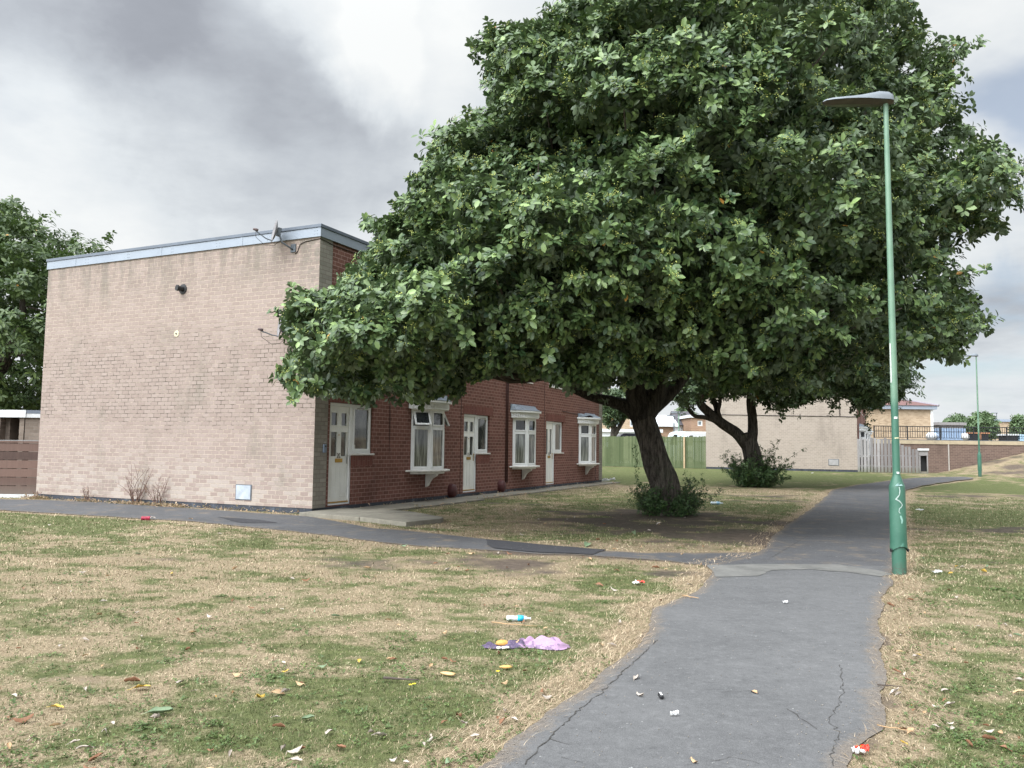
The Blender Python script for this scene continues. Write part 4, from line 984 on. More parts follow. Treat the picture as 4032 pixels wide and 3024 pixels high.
def rosettes(name, C, Ax, size, nleaf, mat, parent, seed, spread=(50, 88), aspect=.56, droop=.35, rbias=None):
    """many whorls of broad leaves: C centres (n,3), Ax axes (n,3), size (n,)"""
    g = np.random.default_rng(seed); n = len(C); K = nleaf
    Ax = Ax / np.linalg.norm(Ax, axis=1, keepdims=True)
    up = np.where(np.abs(Ax[:, 2:3]) > .9, np.array([[1.0, 0, 0]]), np.array([[0, 0, 1.0]]))
    U = np.cross(Ax, up); U /= np.linalg.norm(U, axis=1, keepdims=True); V = np.cross(Ax, U)
    ph = (g.uniform(0, 2 * np.pi, (n, 1)) + np.arange(K)[None] * 2.4 + g.normal(0, .25, (n, K)))
    th = np.radians(g.uniform(*spread, (n, K)))
    rad = np.cos(ph)[..., None] * U[:, None] + np.sin(ph)[..., None] * V[:, None]
    D = np.cos(th)[..., None] * Ax[:, None] + np.sin(th)[..., None] * rad
    D[..., 2] -= droop * g.uniform(.2, 1.2, (n, K)); D /= np.linalg.norm(D, axis=-1, keepdims=True)
    S = np.cross(D, Ax[:, None] + g.normal(0, .13, (n, K, 3))); S /= np.linalg.norm(S, axis=-1, keepdims=True) + 1e-9
    N = np.cross(S, D); flip = np.sign((N * Ax[:, None]).sum(-1, keepdims=True)); flip[flip == 0] = 1; N = N * flip; S = S * flip
    L = (size[:, None] * g.uniform(.62, 1.12, (n, K)))[..., None]; Wd = L * aspect * g.uniform(.85, 1.12, (n, K, 1))
    O = C[:, None] + D * L * .12 + Ax[:, None] * g.uniform(-.5, .35, (n, K, 1)) * size[:, None, None]
    cup = g.uniform(.04, .20, (n, K, 1)); bend = g.uniform(.02, .28, (n, K, 1))
    tpl = [(0, 0, 0), (.34, -.40, 1), (.32, 0, 0), (.34, .40, 1), (.72, -.44, 1), (.70, 0, 0), (.72, .44, 1), (1.0, 0, 0)]
    P = np.empty((n, K, 8, 3))
    for i, (t, s, c) in enumerate(tpl):
        P[:, :, i] = O + D * L * t + S * Wd * s + N * (c * cup * Wd - bend * L * t * t)
    # faces wound so that N is the front
    F = np.array([0, 2, 1, 0, 3, 2, 1, 2, 5, 4, 2, 3, 6, 5, 4, 5, 7, 5, 6, 7]); LT = np.array([3, 3, 4, 4, 3, 3])
    b = (np.arange(n * K) * 8)[:, None]; fl = (b + F[None]).ravel(); lt = np.tile(LT, n * K)
    r = np.clip(g.beta(1.6, 2.2, (n, K)) + (g.normal(0, .12, (n, 1)) if rbias is None else rbias[:, None]), 0, .984)
    r = np.where(g.random((n, K)) < .0012, 1.0, r)
    o = np_mesh(name, P.reshape(-1, 3), fl, lt, mat, parent, {'rnd': np.repeat(r.ravel(), 8)})
    return o
def berry_mesh(name, C, size, mat, parent, seed, per=11, spread_=.05):
    g = np.random.default_rng(seed); n = len(C)
    c = C[:, None] + g.normal(0, 1, (n, per, 3)) * np.array([spread_, spread_, spread_ * .7]); c = c.reshape(-1, 3)
    o = np.array([(1, 0, 0), (-1, 0, 0), (0, 1, 0), (0, -1, 0), (0, 0, 1), (0, 0, -1.0)]) * size
    F = np.array([(0, 2, 4), (2, 1, 4), (1, 3, 4), (3, 0, 4), (2, 0, 5), (1, 2, 5), (3, 1, 5), (0, 3, 5)])
    P = c[:, None] + o[None]; fl = ((np.arange(len(c)) * 6)[:, None, None] + F[None]).ravel()
    return np_mesh(name, P.reshape(-1, 3), fl, np.full(len(c) * 8, 3), mat, parent, smooth=True)
def poly_sdist(x, y, P):
    d = seg_dist(x, y, P + [P[0]]); return np.where(inside_poly(x, y, P), d, -d)
def lobes_from_outline(P22, Yc, R, n_tries, rr, seed, front=.62, thick=1.0, keepout=None, depth_shift=None, sp=.52, loose=None):
    """foliage masses filling a rounded crown: an inflated outline with real depth"""
    g = np.random.default_rng(seed); P = [(a * 1.0, b * 1.0) for a, b in P22]
    xs = [p[0] for p in P]; ys = [p[1] for p in P]; mpp = Yc / (F_PX / S22)        # metres per view pixel at Yc
    out = []
    X = g.uniform(min(xs), max(xs), n_tries); Y = g.uniform(min(ys), max(ys), n_tries); d = poly_sdist(X, Y, P) * mpp
    for x, y, dd in zip(X, Y, d):
        if dd < rr[0] * .8: continue
        r = min(g.uniform(*rr), dd * .98 + .03)
        T = math.sqrt(max(0.05, 2 * R * min(dd, R) - min(dd, R) ** 2)) * thick - r * .7; T = max(T, 0.0)
        q = g.random(); s = -1 if q < front else (1 if q < front + .25 else g.uniform(-.7, .7))
        Yd = Yc + s * T * g.uniform(.88, 1.0)
        if depth_shift: Yd += depth_shift(x, y)
        p = A(x, y, Yd); rs = r
        if keepout and keepout(p, rs): continue
        # spacing
        if loose and g.random() > loose(x, y): continue
        if any((p - q_).length < sp * (rs + rq) for q_, rq in out): continue
        out.append((p, rs))
    return out
def lobes_to_rosettes(lobes, dens, seed, shell=(.62, 1.04), tip=.09, upw=.45, jit=.30, keepout=None, sprays=None):
    g = np.random.default_rng(seed); Cs = []; As = []; B = []
    LC = np.array([tuple(p) for p, _ in lobes]); LR = np.array([r for _, r in lobes])
    for (p, r), i in zip(lobes, range(len(lobes))):
        n = int(dens * 4 * math.pi * r * r) + 4
        u = g.normal(0, 1, (n, 3)); u /= np.linalg.norm(u, axis=1, keepdims=True)
        q = g.uniform(shell[0] ** 2, shell[1] ** 2, n) ** .5; q = np.where(g.random(n) < tip, g.uniform(1.05, 1.32, n), q)
        ph = g.uniform(0, 6.28, 3); lump = 1 + .13 * np.sin(3.1 * u[:, 0] * 2 + ph[0]) * np.sin(2.7 * u[:, 1] * 2 + ph[1]) + .10 * np.sin(7 * u[:, 2] + ph[2])
        q = q * lump
        P = np.array(p)[None] + u * (r * q)[:, None] * np.array([[1, 1, .86]])
        D = np.linalg.norm(P[:, None] - LC[None], axis=2) / LR[None]; D[:, i] = 9
        k = D.min(1) > .72
        Cs.append(P[k]); As.append((u + np.array([[0, 0, upw]]) + g.normal(0, jit, (n, 3)))[k]); B.append(np.full(k.sum(), g.normal(0, .07)))
        if sprays:
            m = g.poisson(sprays[0] * (r / .5) ** 1.5) + (1 if r < .3 else 0)
            for _ in range(m):
                d = g.normal(0, 1, 3); d[2] = d[2] * .5 + .15; d[1] -= .25; d /= np.linalg.norm(d); q0 = np.array(p) + d * r * .8; nn = g.integers(3, 7); L = sprays[1] * g.uniform(.6, 1.3)
                for j in range(nn):
                    t = (j + 1) / nn; q1 = q0 + d * L * t + np.array([0, 0, -.22 * L * t * t]) + g.normal(0, .035, 3)
                    if np.delete(np.linalg.norm(q1 - LC, axis=1) / LR, i).min() > .6:
                        Cs.append(q1[None]); As.append((d * .8 + np.array([0, 0, .55]) + g.normal(0, .25, 3))[None]); B.append(np.full(1, .06 + g.normal(0, .05)))
    Cs = np.concatenate(Cs); As = np.concatenate(As); B = np.concatenate(B)
    if keepout is not None:
        k = keepout(Cs); Cs, As, B = Cs[k], As[k], B[k]
    return Cs, As, B
def limb_pts(a, b, sag=.0, n=7, wob=.12, seed=0):
    rs = random.Random(seed); a = Vector(a); b = Vector(b); L = (b - a).length; out = []
    for i in range(n + 1):
        t = i / n; p = a.lerp(b, t); k = math.sin(math.pi * t)
        out.append(p + Vector((rs.uniform(-1, 1) * wob * L * .15 * k, rs.uniform(-1, 1) * wob * L * .15 * k, sag * k * L + rs.uniform(-1, 1) * wob * L * .08 * k)))
    return out

# ---- the big tree in front of the terrace
TB = G(1434, 1112); TY = TB.y
OUT1 = [(1230, 0), (1205, 22), (1150, 48), (1085, 52), (1018, 85), (1028, 130), (1062, 165), (1045, 190), (1070, 235), (1015, 262), (912, 272), (930, 335), (900, 392), (868, 430), (872, 470),
        (820, 478), (772, 452), (778, 500), (792, 540), (738, 560), (748, 605), (690, 632), (640, 632), (594, 690), (622, 730), (640, 768), (598, 800), (622, 845), (720, 858), (800, 872), (860, 842), (925, 875),
        (965, 868), (985, 836), (1100, 800), (1180, 822), (1260, 840), (1330, 842), (1420, 822), (1500, 812), (1580, 850), (1650, 862), (1760, 852), (1850, 825), (1935, 800), (1962, 772), (2060, 784), (2098, 772), (2103, 722), (2146, 716),
        (2122, 672), (2112, 610), (2064, 572), (2050, 545), (2130, 560), (2080, 500), (2150, 515), (2185, 505), (2160, 470), (2208, 430), (2205, 372), (2182, 330), (2140, 300), (2100, 272), (2068, 252),
        (2142, 218), (2100, 198), (2062, 172), (2072, 140), (2136, 112), (2112, 65), (2062, 82), (2008, 96), (1982, 52), (1962, 0), (1930, -70), (1750, -170), (1500, -170), (1300, -60)]
fn = Vector((AY, -AX, 0))       # outward normal of the terrace front
def house_clear(p, r):
    q = Vector((p.x - CX, p.y - CY, 0)); u = q.x * AX + q.y * AY; v = q.dot(fn)
    return (u > -r * .9 and v < r * 1.0 + .1)
def house_clear_np(P):
    qx, qy = P[:, 0] - CX, P[:, 1] - CY; u = qx * AX + qy * AY; v = qx * fn.x + qy * fn.y
    return ~((u > -.28) & (v < .30))
def shift1(x, y):           # the crown leans towards the viewer low on the left, follows the trunk on the right
    return -1.0 * max(0, (1100 - x) / 500) + .6 * max(0, (x - 1700) / 500)
def loose1(x, y): return 1.0 if x < 1560 else .35
lob = lobes_from_outline(OUT1, 16.6, 5.2, 9000, (.34, .80), 11, keepout=house_clear, depth_shift=shift1, sp=.70, front=.55)
lob = [q for q in lob if random.random() < (1.0 if q[0].x < 3.6 else (.62 if q[0].x > 5.2 else .78))]
lob += lobes_from_outline(OUT1, 16.6, 5.2, 4200, (.14, .30), 12, front=.62, keepout=house_clear, depth_shift=shift1, sp=1.1)
def lamp_clear_np(P):       # keep leaves off the lamp and out of the camera's side of it
    return ~((np.hypot(P[:, 0] - L1.x, P[:, 1] - L1.y) < 1.1) & (P[:, 2] < 7.2)) & (P[:, 1] > 11.4)
Cs, As, Bb = lobes_to_rosettes(lob, 23, 13, shell=(.66, 1.0), tip=.02, sprays=(2.6, .46), keepout=lambda P: house_clear_np(P) & lamp_clear_np(P))
_rel = Cs - np.array([0, 0, CAMH]); _dz = _rel @ _f
_px = (2016 + F_PX * (_rel @ _r2) / _dz) / S22; _py = (1512 - F_PX * (_rel @ _u2) / _dz) / S22
_sd = poly_sdist(_px, _py, [(float(a), float(b)) for a, b in OUT1]) * 16.6 / (F_PX / S22)      # how far each spray reaches past the crown's own outline
_e = (fbm(Cs[:, 0] * .9 + Cs[:, 1] * .5, Cs[:, 2], .55, 3, 61) - .5) * 1.25 - .07      # ragged rim: bays and projecting sprays
_k = (_sd > _e) | ((_sd > _e - .22) & (rng.random(len(Cs)) < .35)); _k &= ~((Cs[:, 0] > 4.3) & (rng.random(len(Cs)) < .30)); Cs, As, Bb = Cs[_k], As[_k], Bb[_k]
_h = fbm(Cs[:, 0] + .3 * Cs[:, 1], Cs[:, 2] * 1.7, 1.15, 3, 63)                          # shelves and hollows in the near side of the crown
_g = fbm(Cs[:, 0], Cs[:, 2] * 1.2, .42, 2, 67)                                               # gaps right through the thin right-hand side
_k = ~((_g < .30 + .05 * (Cs[:, 0] > 6)) & (Cs[:, 0] > 4.2)); Cs, As, Bb, _h = Cs[_k], As[_k], Bb[_k], _h[_k]
_m = sstep(.50 - _h, 0, .16) * (Cs[:, 1] < 16.2); Cs = Cs + np.stack([0 * _m, 1.35 * _m, .15 * _m], 1); Bb = Bb + (.5 - _m) * .10  # leaves set back in hollows also get a darker colour, painted shade
tree1 = empty('whitebeam_tree', TB); tag(tree1, 'big broad-leaved tree with berries, its leaning trunk nearest the path junction', 'tree', 'trees on the lawn beside the path')
INV = lambda o, root: setattr(o, 'matrix_parent_inverse', Matrix.Translation(-Vector(root.location)))
def adopt(o, root): o.parent = root; o.matrix_parent_inverse = Matrix.Translation(-Vector(root.location)); return o
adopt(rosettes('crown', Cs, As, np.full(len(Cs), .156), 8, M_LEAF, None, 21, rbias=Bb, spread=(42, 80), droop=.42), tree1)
kb = (rng.random(len(Cs)) < .24) & (Cs[:, 1] < 17); bc = Cs[kb] + As[kb] / np.linalg.norm(As[kb], axis=1, keepdims=True) * .05
adopt(berry_mesh('berries', bc, .0115, M_BERRY, None, 31, per=11, spread_=.042), tree1)
def T1(x, y, dy=0): return A(x, y, TY + dy)
tp = [(1436, 1150), (1436, 1125), (1441, 1085), (1434, 1040), (1418, 1000), (1405, 950), (1392, 910), (1386, 880)]
tr = [.47, .41, .35, .335, .32, .295, .285, .27]
mpp1 = TY / (F_PX / S22)
pts = [T1(x, y) for x, y in tp]; pts[0].z = -.15
fl1 = lambda t, th: 1 + .06 * math.sin(3 * th + 5 * t) + .05 * math.sin(5 * th + 2.0 - 7 * t) + (.18 * max(0, .12 - t) / .12 * math.sin(4 * th + 1) if t < .12 else 0)
def smooth_pts(P, R, n=5):
    out, rr = [], []
    for i in range(len(P) - 1):
        p0, p1, p2, p3 = P[max(0, i - 1)], P[i], P[i + 1], P[min(len(P) - 1, i + 2)]
        for k in range(n):
            t = k / n; out.append(.5 * ((2 * p1) + (p2 - p0) * t + (2 * p0 - 5 * p1 + 4 * p2 - p3) * t * t + (3 * p1 - p0 - 3 * p2 + p3) * t ** 3)); rr.append(R[i] + (R[i + 1] - R[i]) * t)
    out.append(P[-1]); rr.append(R[-1]); return out, rr
def limb(mb, P, R, sides=12, fl=None, jit=.0):
    P, R = smooth_pts([Vector(p) for p in P], R); mb.tube(P, R, sides, fl=fl, jitter=jit)
b = MB(); limb(b, pts, tr, 30, fl1, .012); adopt(b.build('trunk', M_BARK, smooth=True), tree1)
b = MB()
limbs = [([(1392, 915), (1365, 885), (1325, 868), (1282, 858), (1230, 836), (1180, 815), (1120, 790)], [.24, .19, .14, .115, .10, .085, .06], [0, 0, -.1, -.3, -.6, -.9, -1.2]),
         ([(1390, 900), (1375, 860), (1370, 800), (1340, 700), (1290, 560)], [.30, .26, .22, .16, .09], [0, -.1, -.2, -.6, -1.0]),
         ([(1388, 900), (1415, 850), (1425, 800), (1450, 700), (1480, 520), (1500, 300)], [.30, .28, .25, .2, .14, .07], [0, .1, .2, .3, .3, 0]),
         ([(1400, 890), (1455, 840), (1500, 780), (1600, 660), (1740, 520)], [.2, .17, .14, .12, .07], [.1, .5, .8, .9, .6]),
         ([(1420, 860), (1400, 830), (1550, 700), (1780, 640), (1950, 600)], [.2, .2, .14, .11, .06], [.2, .6, 1.3, 1.8, 1.4])]
for P, R, dy in limbs: limb(b, [T1(x, y, d) for (x, y), d in zip(P, dy)], R, 14, jit=.03)
adopt(b.build('main_limbs', M_BARK2, smooth=True), tree1)
b = MB(); forks = [T1(1370, 800, -.2), T1(1425, 800, .2), T1(1500, 700, .8), T1(1340, 700, -.6), T1(1480, 520, .3), T1(1600, 640, 1.2), T1(1230, 836, -.6), T1(1180, 815, -.9)]
for i, (p, r_) in enumerate(sorted(lob, key=lambda q: -q[1])[:110]):
    f = min(forks, key=lambda q: (q - p).length + (2 if q.z > p.z + 1 else 0)); P = limb_pts(f, p, -.03, 6, .5, i)
    b.tube(P, [max(.012, .07 * (1 - t / 6) + .012) for t in range(7)], 6)
adopt(b.build('branches', M_TWIG, smooth=True), tree1)

# ---- the second tree, behind
TB2 = G(1632, 1052); T2Y = TB2.y
OUT2 = [(1445, 790), (1445, 850), (1470, 878), (1500, 885), (1530, 862), (1580, 850), (1640, 856), (1655, 880), (1700, 884), (1750, 868), (1800, 852), (1850, 872), (1882, 890), (1905, 880), (1945, 866), (1962, 840), (1974, 800), (1960, 780), (1900, 600), (1780, 500), (1600, 480), (1480, 600)]
lob2 = lobes_from_outline(OUT2, T2Y, 5.5, 4000, (.45, 1.1), 15, front=.45, sp=.66) + lobes_from_outline(OUT2, T2Y, 5.5, 2500, (.25, .5), 16, front=.5)
C2, A2, B2 = lobes_to_rosettes(lob2, 8, 17, shell=(.5, 1.06), sprays=(1.6, .7))
tree2 = empty('whitebeam_tree', TB2); tag(tree2, 'second tree further back, dark forked trunk with bushy growth round its foot', 'tree', 'trees on the lawn beside the path')
adopt(rosettes('crown', C2, A2, np.full(len(C2), .17), 7, M_LEAF2, None, 22, rbias=B2), tree2)
def T2(x, y, dy=0): return A(x, y, T2Y + dy)
b = MB(); P = [T2(x, y) for x, y in [(1630, 1075), (1630, 1050), (1628, 1000), (1618, 955), (1612, 935)]]; limb(b, P, [.50, .44, .38, .36, .36], 24, fl1, .012)
adopt(b.build('trunk', M_BARK2, smooth=True), tree2)
b = MB()
for P, R, dy in [([(1622, 965), (1626, 930), (1625, 900), (1622, 860), (1630, 780)], [.26, .22, .20, .19, .15], [0, .1, .1, .1, .2]), ([(1612, 960), (1590, 935), (1560, 915), (1530, 890), (1512, 868), (1505, 820)], [.27, .24, .22, .2, .17, .12], [0, 0, -.1, -.2, -.3, -.4]),
                 ([(1560, 915), (1525, 902), (1500, 898), (1484, 880)], [.12, .10, .08, .06], [-.1, -.4, -.6, -.8]), ([(1548, 905), (1548, 880), (1536, 850), (1530, 800)], [.15, .13, .11, .08], [-.1, .2, .3, .4]),
                 ([(1560, 912), (1552, 890), (1555, 870), (1560, 820)], [.10, .08, .08, .06], [-.1, -.3, -.3, -.3])]:
    limb(b, [T2(x, y, d) for (x, y), d in zip(P, dy)], R, 12, jit=.03)
adopt(b.build('main_limbs', M_BARK2, smooth=True), tree2)
b = MB(); forks = [T2(1622, 860), T2(1512, 868, -.3), T2(1530, 800, .4), T2(1630, 780, .2)]
for i, (p, r_) in enumerate(sorted(lob2, key=lambda q: -q[1])[:70]):
    f = min(forks, key=lambda q: (q - p).length); b.tube(limb_pts(f, p, -.03, 6, .5, i), [max(.014, .08 * (1 - t / 6) + .014) for t in range(7)], 5)
adopt(b.build('branches', M_TWIG, smooth=True), tree2)

# ---- bushy sucker growth at both trunk feet
def shoots(base, n, rad, hgt, seed, label, lsize, mat, boost=None):
    g = random.Random(seed); root = empty('undergrowth_bush', base); tag(root, label, 'bush', 'bushy growth round the tree trunks')
    st = MB(); C = []; Ax = []
    for i in range(n):
        a = g.uniform(0, 2 * math.pi)
        while boost and boost(a) > g.random(): a = g.uniform(0, 2 * math.pi)
        r0 = g.uniform(.25, .85) * rad; h = (1.3 if math.cos(a) > .5 and g.random() < .25 else 1) * hgt * g.uniform(.35, 1.0) * (1 - .25 * abs(math.sin(a)))
        p0 = Vector((math.cos(a) * r0 * .55, math.sin(a) * r0 * .55, 0)); d = Vector((math.cos(a) * g.uniform(.2, 1.0), math.sin(a) * g.uniform(.2, 1.0), g.uniform(.7, 1.3))).normalized()
        P = [p0]; 
        for k in range(6):
            d = (d + Vector((g.gauss(0, .16), g.gauss(0, .16), g.gauss(-.04, .1)))).normalized(); P.append(P[-1] + d * h / 6)
        st.tube(P, [.008 * (1 - k / 8) * lsize / .05 for k in range(7)], 4, cap=False)
        for k in range(1, 7):
            m = 6 if k > 4 else 9
            for _ in range(m):
                q = P[k] + Vector((g.gauss(0, .05), g.gauss(0, .05), g.gauss(0, .045))) * (1.8 if k < 4 else 1.0); C.append(tuple(q)); Ax.append((d.x + g.gauss(0, .5), d.y + g.gauss(0, .5), d.z + g.gauss(0, .4)))
    C = np.array(C); Ax = np.array(Ax)
    st.build('stems', M_TWIG, root); rosettes('foliage', C, Ax, np.full(len(C), lsize), 4, mat, root, seed, spread=(30, 95), aspect=.62)
shoots(TB + Vector((.10, -.05, 0)), 125, 1.0, 1.05, 5, 'dark green bushy growth round the foot of the big leaning trunk', .048, M_LEAFB, lambda a: .93 if -2.3 < (a if a < math.pi else a - 2 * math.pi) < -1.55 else (.5 if -1.55 <= (a if a < math.pi else a - 2 * math.pi) < -1.0 else .1))
shoots(TB2 + Vector((0, -.1, 0)), 130, 1.05, 1.95, 6, 'dark bushy growth round the foot of the second, more distant trunk', .075, M_LEAFB, lambda a: .9 if -2.1 < (a if a < math.pi else a - 2 * math.pi) < -1.1 else .1)
g_ = random.Random(3); iv = MB(); 
C = []; Ax_ = []
for i in range(70):
    t = i / 70; p = T1(1405 - 6 * t, 1110 - 150 * t) + Vector((-.30 + g_.gauss(0, .03) + .0 * t, -.08 + g_.gauss(0, .05), 0)); C.append(tuple(p)); Ax_.append((-1 + g_.gauss(0, .4), -.6 + g_.gauss(0, .4), g_.gauss(0, .4)))
o = rosettes('ivy_shoots', np.array(C), np.array(Ax_), np.full(70, .045), 4, M_LEAFB, None, 77); adopt(o, tree1)

# ---- the chestnut behind the left end of the terrace
OUT3 = [(-260, 380), (-120, 400), (0, 430), (45, 432), (60, 462), (95, 462), (112, 480), (135, 520), (170, 512), (205, 522), (238, 535), (240, 700), (200, 900), (60, 905), (-260, 905)]
TB3 = Vector(A(-20, 1000, 31)); TB3.z = 0
lob3 = lobes_from_outline(OUT3, 31, 5.5, 5000, (.5, 1.15), 18, front=.5, sp=.74) + lobes_from_outline(OUT3, 31, 5.5, 2500, (.25, .45), 19, front=.5, sp=1.0)
C3, A3, B3 = lobes_to_rosettes(lob3, 6.5, 20, shell=(.5, 1.06), sprays=(1.8, .8))
_k = (fbm(C3[:, 0], C3[:, 2] * 1.1, .75, 2, 68) > .40) & (rng.random(len(C3)) < .85); C3, A3, B3 = C3[_k], A3[_k], B3[_k]
tree3 = empty('chestnut_tree', TB3); tag(tree3, 'tall dark green tree at the left edge rising behind the end wall and the shed', 'tree')
adopt(rosettes('crown', C3, A3, np.full(len(C3), .24), 7, M_LEAFL, None, 23, aspect=.42, droop=.5, rbias=B3), tree3)
b = MB(); limb(b, [TB3, TB3 + Vector((.3, 0, 2.5)), A(-10, 820, 31), A(10, 770, 31)], [.42, .36, .32, .28], 16, fl1)
adopt(b.build('trunk', M_BARK, smooth=True), tree3)
b = MB()
for P, R in [([(8, 780), (22, 745), (38, 720), (48, 690), (50, 640), (60, 560)], [.2, .17, .15, .13, .1, .05]), ([(0, 790), (-20, 700), (-40, 560)], [.2, .15, .07]), ([(40, 720), (90, 715), (150, 705)], [.09, .06, .04]),
             ([(5, 760), (55, 770), (110, 800)], [.08, .05, .03]), ([(50, 660), (80, 668), (120, 680)], [.05, .035, .02])]:
    limb(b, [A(x, y, 29.0) for x, y in P], R, 10, jit=.03)
adopt(b.build('main_limbs', M_BARK, smooth=True), tree3)

# ============================================================ FENCES, SHED AND THE RIGHT-HAND BANK
def boards_mat(name, lo, hi, foot):
    m, T = mat_new(name); tc = T.node('ShaderNodeTexCoord'); O = tc.outputs['Object']; s_ = T.node('ShaderNodeSeparateXYZ', {0: O})
    isl = T.node('ShaderNodeNewGeometry').outputs['Random Per Island']; gr = T.noise(T.vmul(O, (14, 14, .8)), 2.0, 6, .7); w = T.noise(O, 1.5, 5, .65)
    c = T.ramp(T.math('ADD', T.math('MULTIPLY', isl, .55), T.math('MULTIPLY', gr, .45)), [(.2, lo), (.75, hi)])
    c = T.mix(T.math('MULTIPLY', T.ss(w, .5, .7), .35), c, tuple(v * .6 for v in lo)); c = T.mix(T.math('MULTIPLY', T.ss(s_.outputs[2], .5, .0), .6), c, foot)
    finish(T, c, .9, gr, .4, .006, spec=.2); return m
M_GWOOD = boards_mat('green_stained_wood', (.070, .092, .044), (.135, .158, .085), (.09, .12, .06))
M_SWOOD = boards_mat('silvered_wood', (.15, .14, .14), (.30, .285, .285), (.13, .14, .09))
M_PWOOD = plain('fresh_pine_post', (.42, .31, .19), .8, .15, 6)
M_BWOOD = boards_mat('peeling_brown_board', (.055, .038, .034), (.155, .10, .082), (.17, .15, .13))
M_WWOOD = plain('peeling_white_paint', (.56, .57, .58), .8, .15, 3, dirt=((.25, .22, .2), .5))
def board_fence(name, p0, p1, h0, h1, bw, label, mat, posts=(), gap=.006, ragged=.0, panel='board_panel', z0=0.0, seed=1):
    g = random.Random(seed); root = empty(name, p0); tag(root, label, 'fence')
    d = Vector((p1.x - p0.x, p1.y - p0.y, 0)); L = d.length; ax = d.normalized(); ay = Vector((-ax.y, ax.x, 0)); o = Vector((0, 0, 0))
    b = MB(); x = 0
    while x < L:
        w = bw * g.uniform(.9, 1.05); h = (h0 + (h1 - h0) * (x / L)) + g.uniform(-ragged, ragged) if not callable(h0) else h0(x / L) + g.uniform(-ragged, ragged)
        t = g.uniform(-.008, .008); lean = g.uniform(-ragged, ragged) * .3
        z = float(gz((p0 + ax * x).x, (p0 + ax * x).y)) - p0.z
        b.obox(o, ax, ay, x, min(x + w - gap, L), t, t + .02, z + z0 + .02, z + h); x += w
    b.build(panel, mat, root)
    r = MB()
    hh = (min(h0, h1) if not callable(h0) else h0(1.0))
    for zz in (.35, hh - .35): r.obox(o, ax, ay, 0, L, .031, .075, zz, zz + .08)
    r.build('rail', mat, root)
    for px_, mm, hp in posts: MB().obox(o, ax, ay, px_ - .05, px_ + .05, -.085 if mm is M_PWOOD else .077, -.012 if mm is M_PWOOD else .17, 0, hp).build('fence_post', mm, root)
    return root
FC = nbw(0, W2, 0); s = abs(on_line(2340 / S22, FC, (BX, BY))); FE = Vector((FC.x + BX * s, FC.y + BY * s, 0))
FC0 = Vector((FC.x, FC.y, float(gz(FC.x, FC.y)))); hf = A4(2780, 1721, FC.y).z - FC0.z
sp = abs(on_line(2695 / S22, FC, (BX, BY)))
board_fence('green_board_fence', Vector((FE.x, FE.y, float(gz(FE.x, FE.y)))), FC0, hf, hf + .03, .115, 'green stained close-boarded fence between the two blocks', M_GWOOD, posts=[(s - sp, M_PWOOD, hf + .01), (s - sp - 3, M_GWOOD, hf - .1)], gap=.009, ragged=.03)
PE = A4(3618, 1868, QC.y - 1.6); n_ = abs(on_line(3618 / S22, QC, (BX, BY)))
PQ0 = QC.copy(); PQ1 = Vector((QC.x - BX * n_, QC.y - BY * n_, QC.z))
h_a = A4(3381, 1725, QC.y).z - QC.z; h_b = A4(3612, 1775, PQ1.y).z - QC.z
board_fence('picket_fence', PQ0, PQ1, lambda t: h_a if t < .42 else h_a + (h_b - h_a) * (t - .42) / .58, 0, .19, 'weathered grey board fence stepping down in front of the retaining wall', M_SWOOD, gap=.045, ragged=.06, seed=4)
# opening with a white lintel beside the fence end
r = empty('gate_shelter', PQ1 + Vector((.12, .25, 0)), RZ - math.pi / 2); tag(r, 'small dark opening under a white board at the end of the grey board fence', 'shelter')
hz = h_b
MB().box(-.05, .55, -.30, .30, hz + .02, hz + .14).build('roof_board', M_WWOOD, r); MB().box(0, .5, -.22, .24, hz - .28, hz + .015).build('lintel', M_SWOOD, r)
MB().box(0, .09, -.2, .2, 0, hz - .285).build('post', M_SWOOD, r); MB().box(.42, .49, -.2, .2, 0, hz - .285).build('post', M_SWOOD, r)
MB().box(.092, .418, .16, .2, .12, hz - .285).build('shade_panel', M_BLACK, r); MB().box(.092, .418, -.12, .15, 0, .12).build('step', M_SLAB, r)  # black panel stands in for the shade inside the opening
# retaining wall, coping, bank top
wz = A4(3800, 1733, WALL_Y).z; wx0 = QC.x + 1.4
r = empty('retaining_wall', (wx0, WALL_Y, .2)); tag(r, 'long brown brick retaining wall with a concrete coping, behind the grassy bank', 'retaining wall')
rw = MB().box(0, 34, 0, .35, -.3, wz - .2 - .27).build('brick_face', M_BROWN, r)
MB().box(-.03, 34, -.04, .40, wz - .2 - .269, wz - .2 - .04).build('coping', plain('cream_concrete', (.40, .33, .23), .9, .15, 1.5, dirt=((.2, .17, .13), .5)), r)
MB().box(-.03, 34, -.03, .5, wz - .2 - .039, wz - .2).build('coping_top', M_GREYM, r)
xp = (A4(3735, 1800, WALL_Y).x) - wx0; MB().box(xp - .03, xp + .03, -.05, -.001, -.3, wz - .2 - .27).build('movement_joint', plain('pale_joint', (.40, .37, .34), .8, .1), r)
up = MB(); up.add([(wx0 + .02, WALL_Y + .36, wz - .015), (120, WALL_Y + .36, wz - .015), (160, 140, wz), (QC.x + 24, 140, wz), (QC.x + AX * 21 + 1.6, QC.y + AY * 21, wz)], [(0, 1, 2, 3, 4)])
up.add([(wx0 + .02, WALL_Y + .36, wz - .015), (QC.x + AX * 21 + 1.6, QC.y + AY * 21, wz), (QC.x + AX * 21 + 1.6, QC.y + AY * 21, 0), (wx0 + .02, WALL_Y + .36, 0)], [(0, 1, 2, 3)])
tag(up.build('upper_ground', plain('paved_upper_level', (.20, .18, .15), .95, .2, .5)), 'paved upper level above the retaining wall', kind='structure')
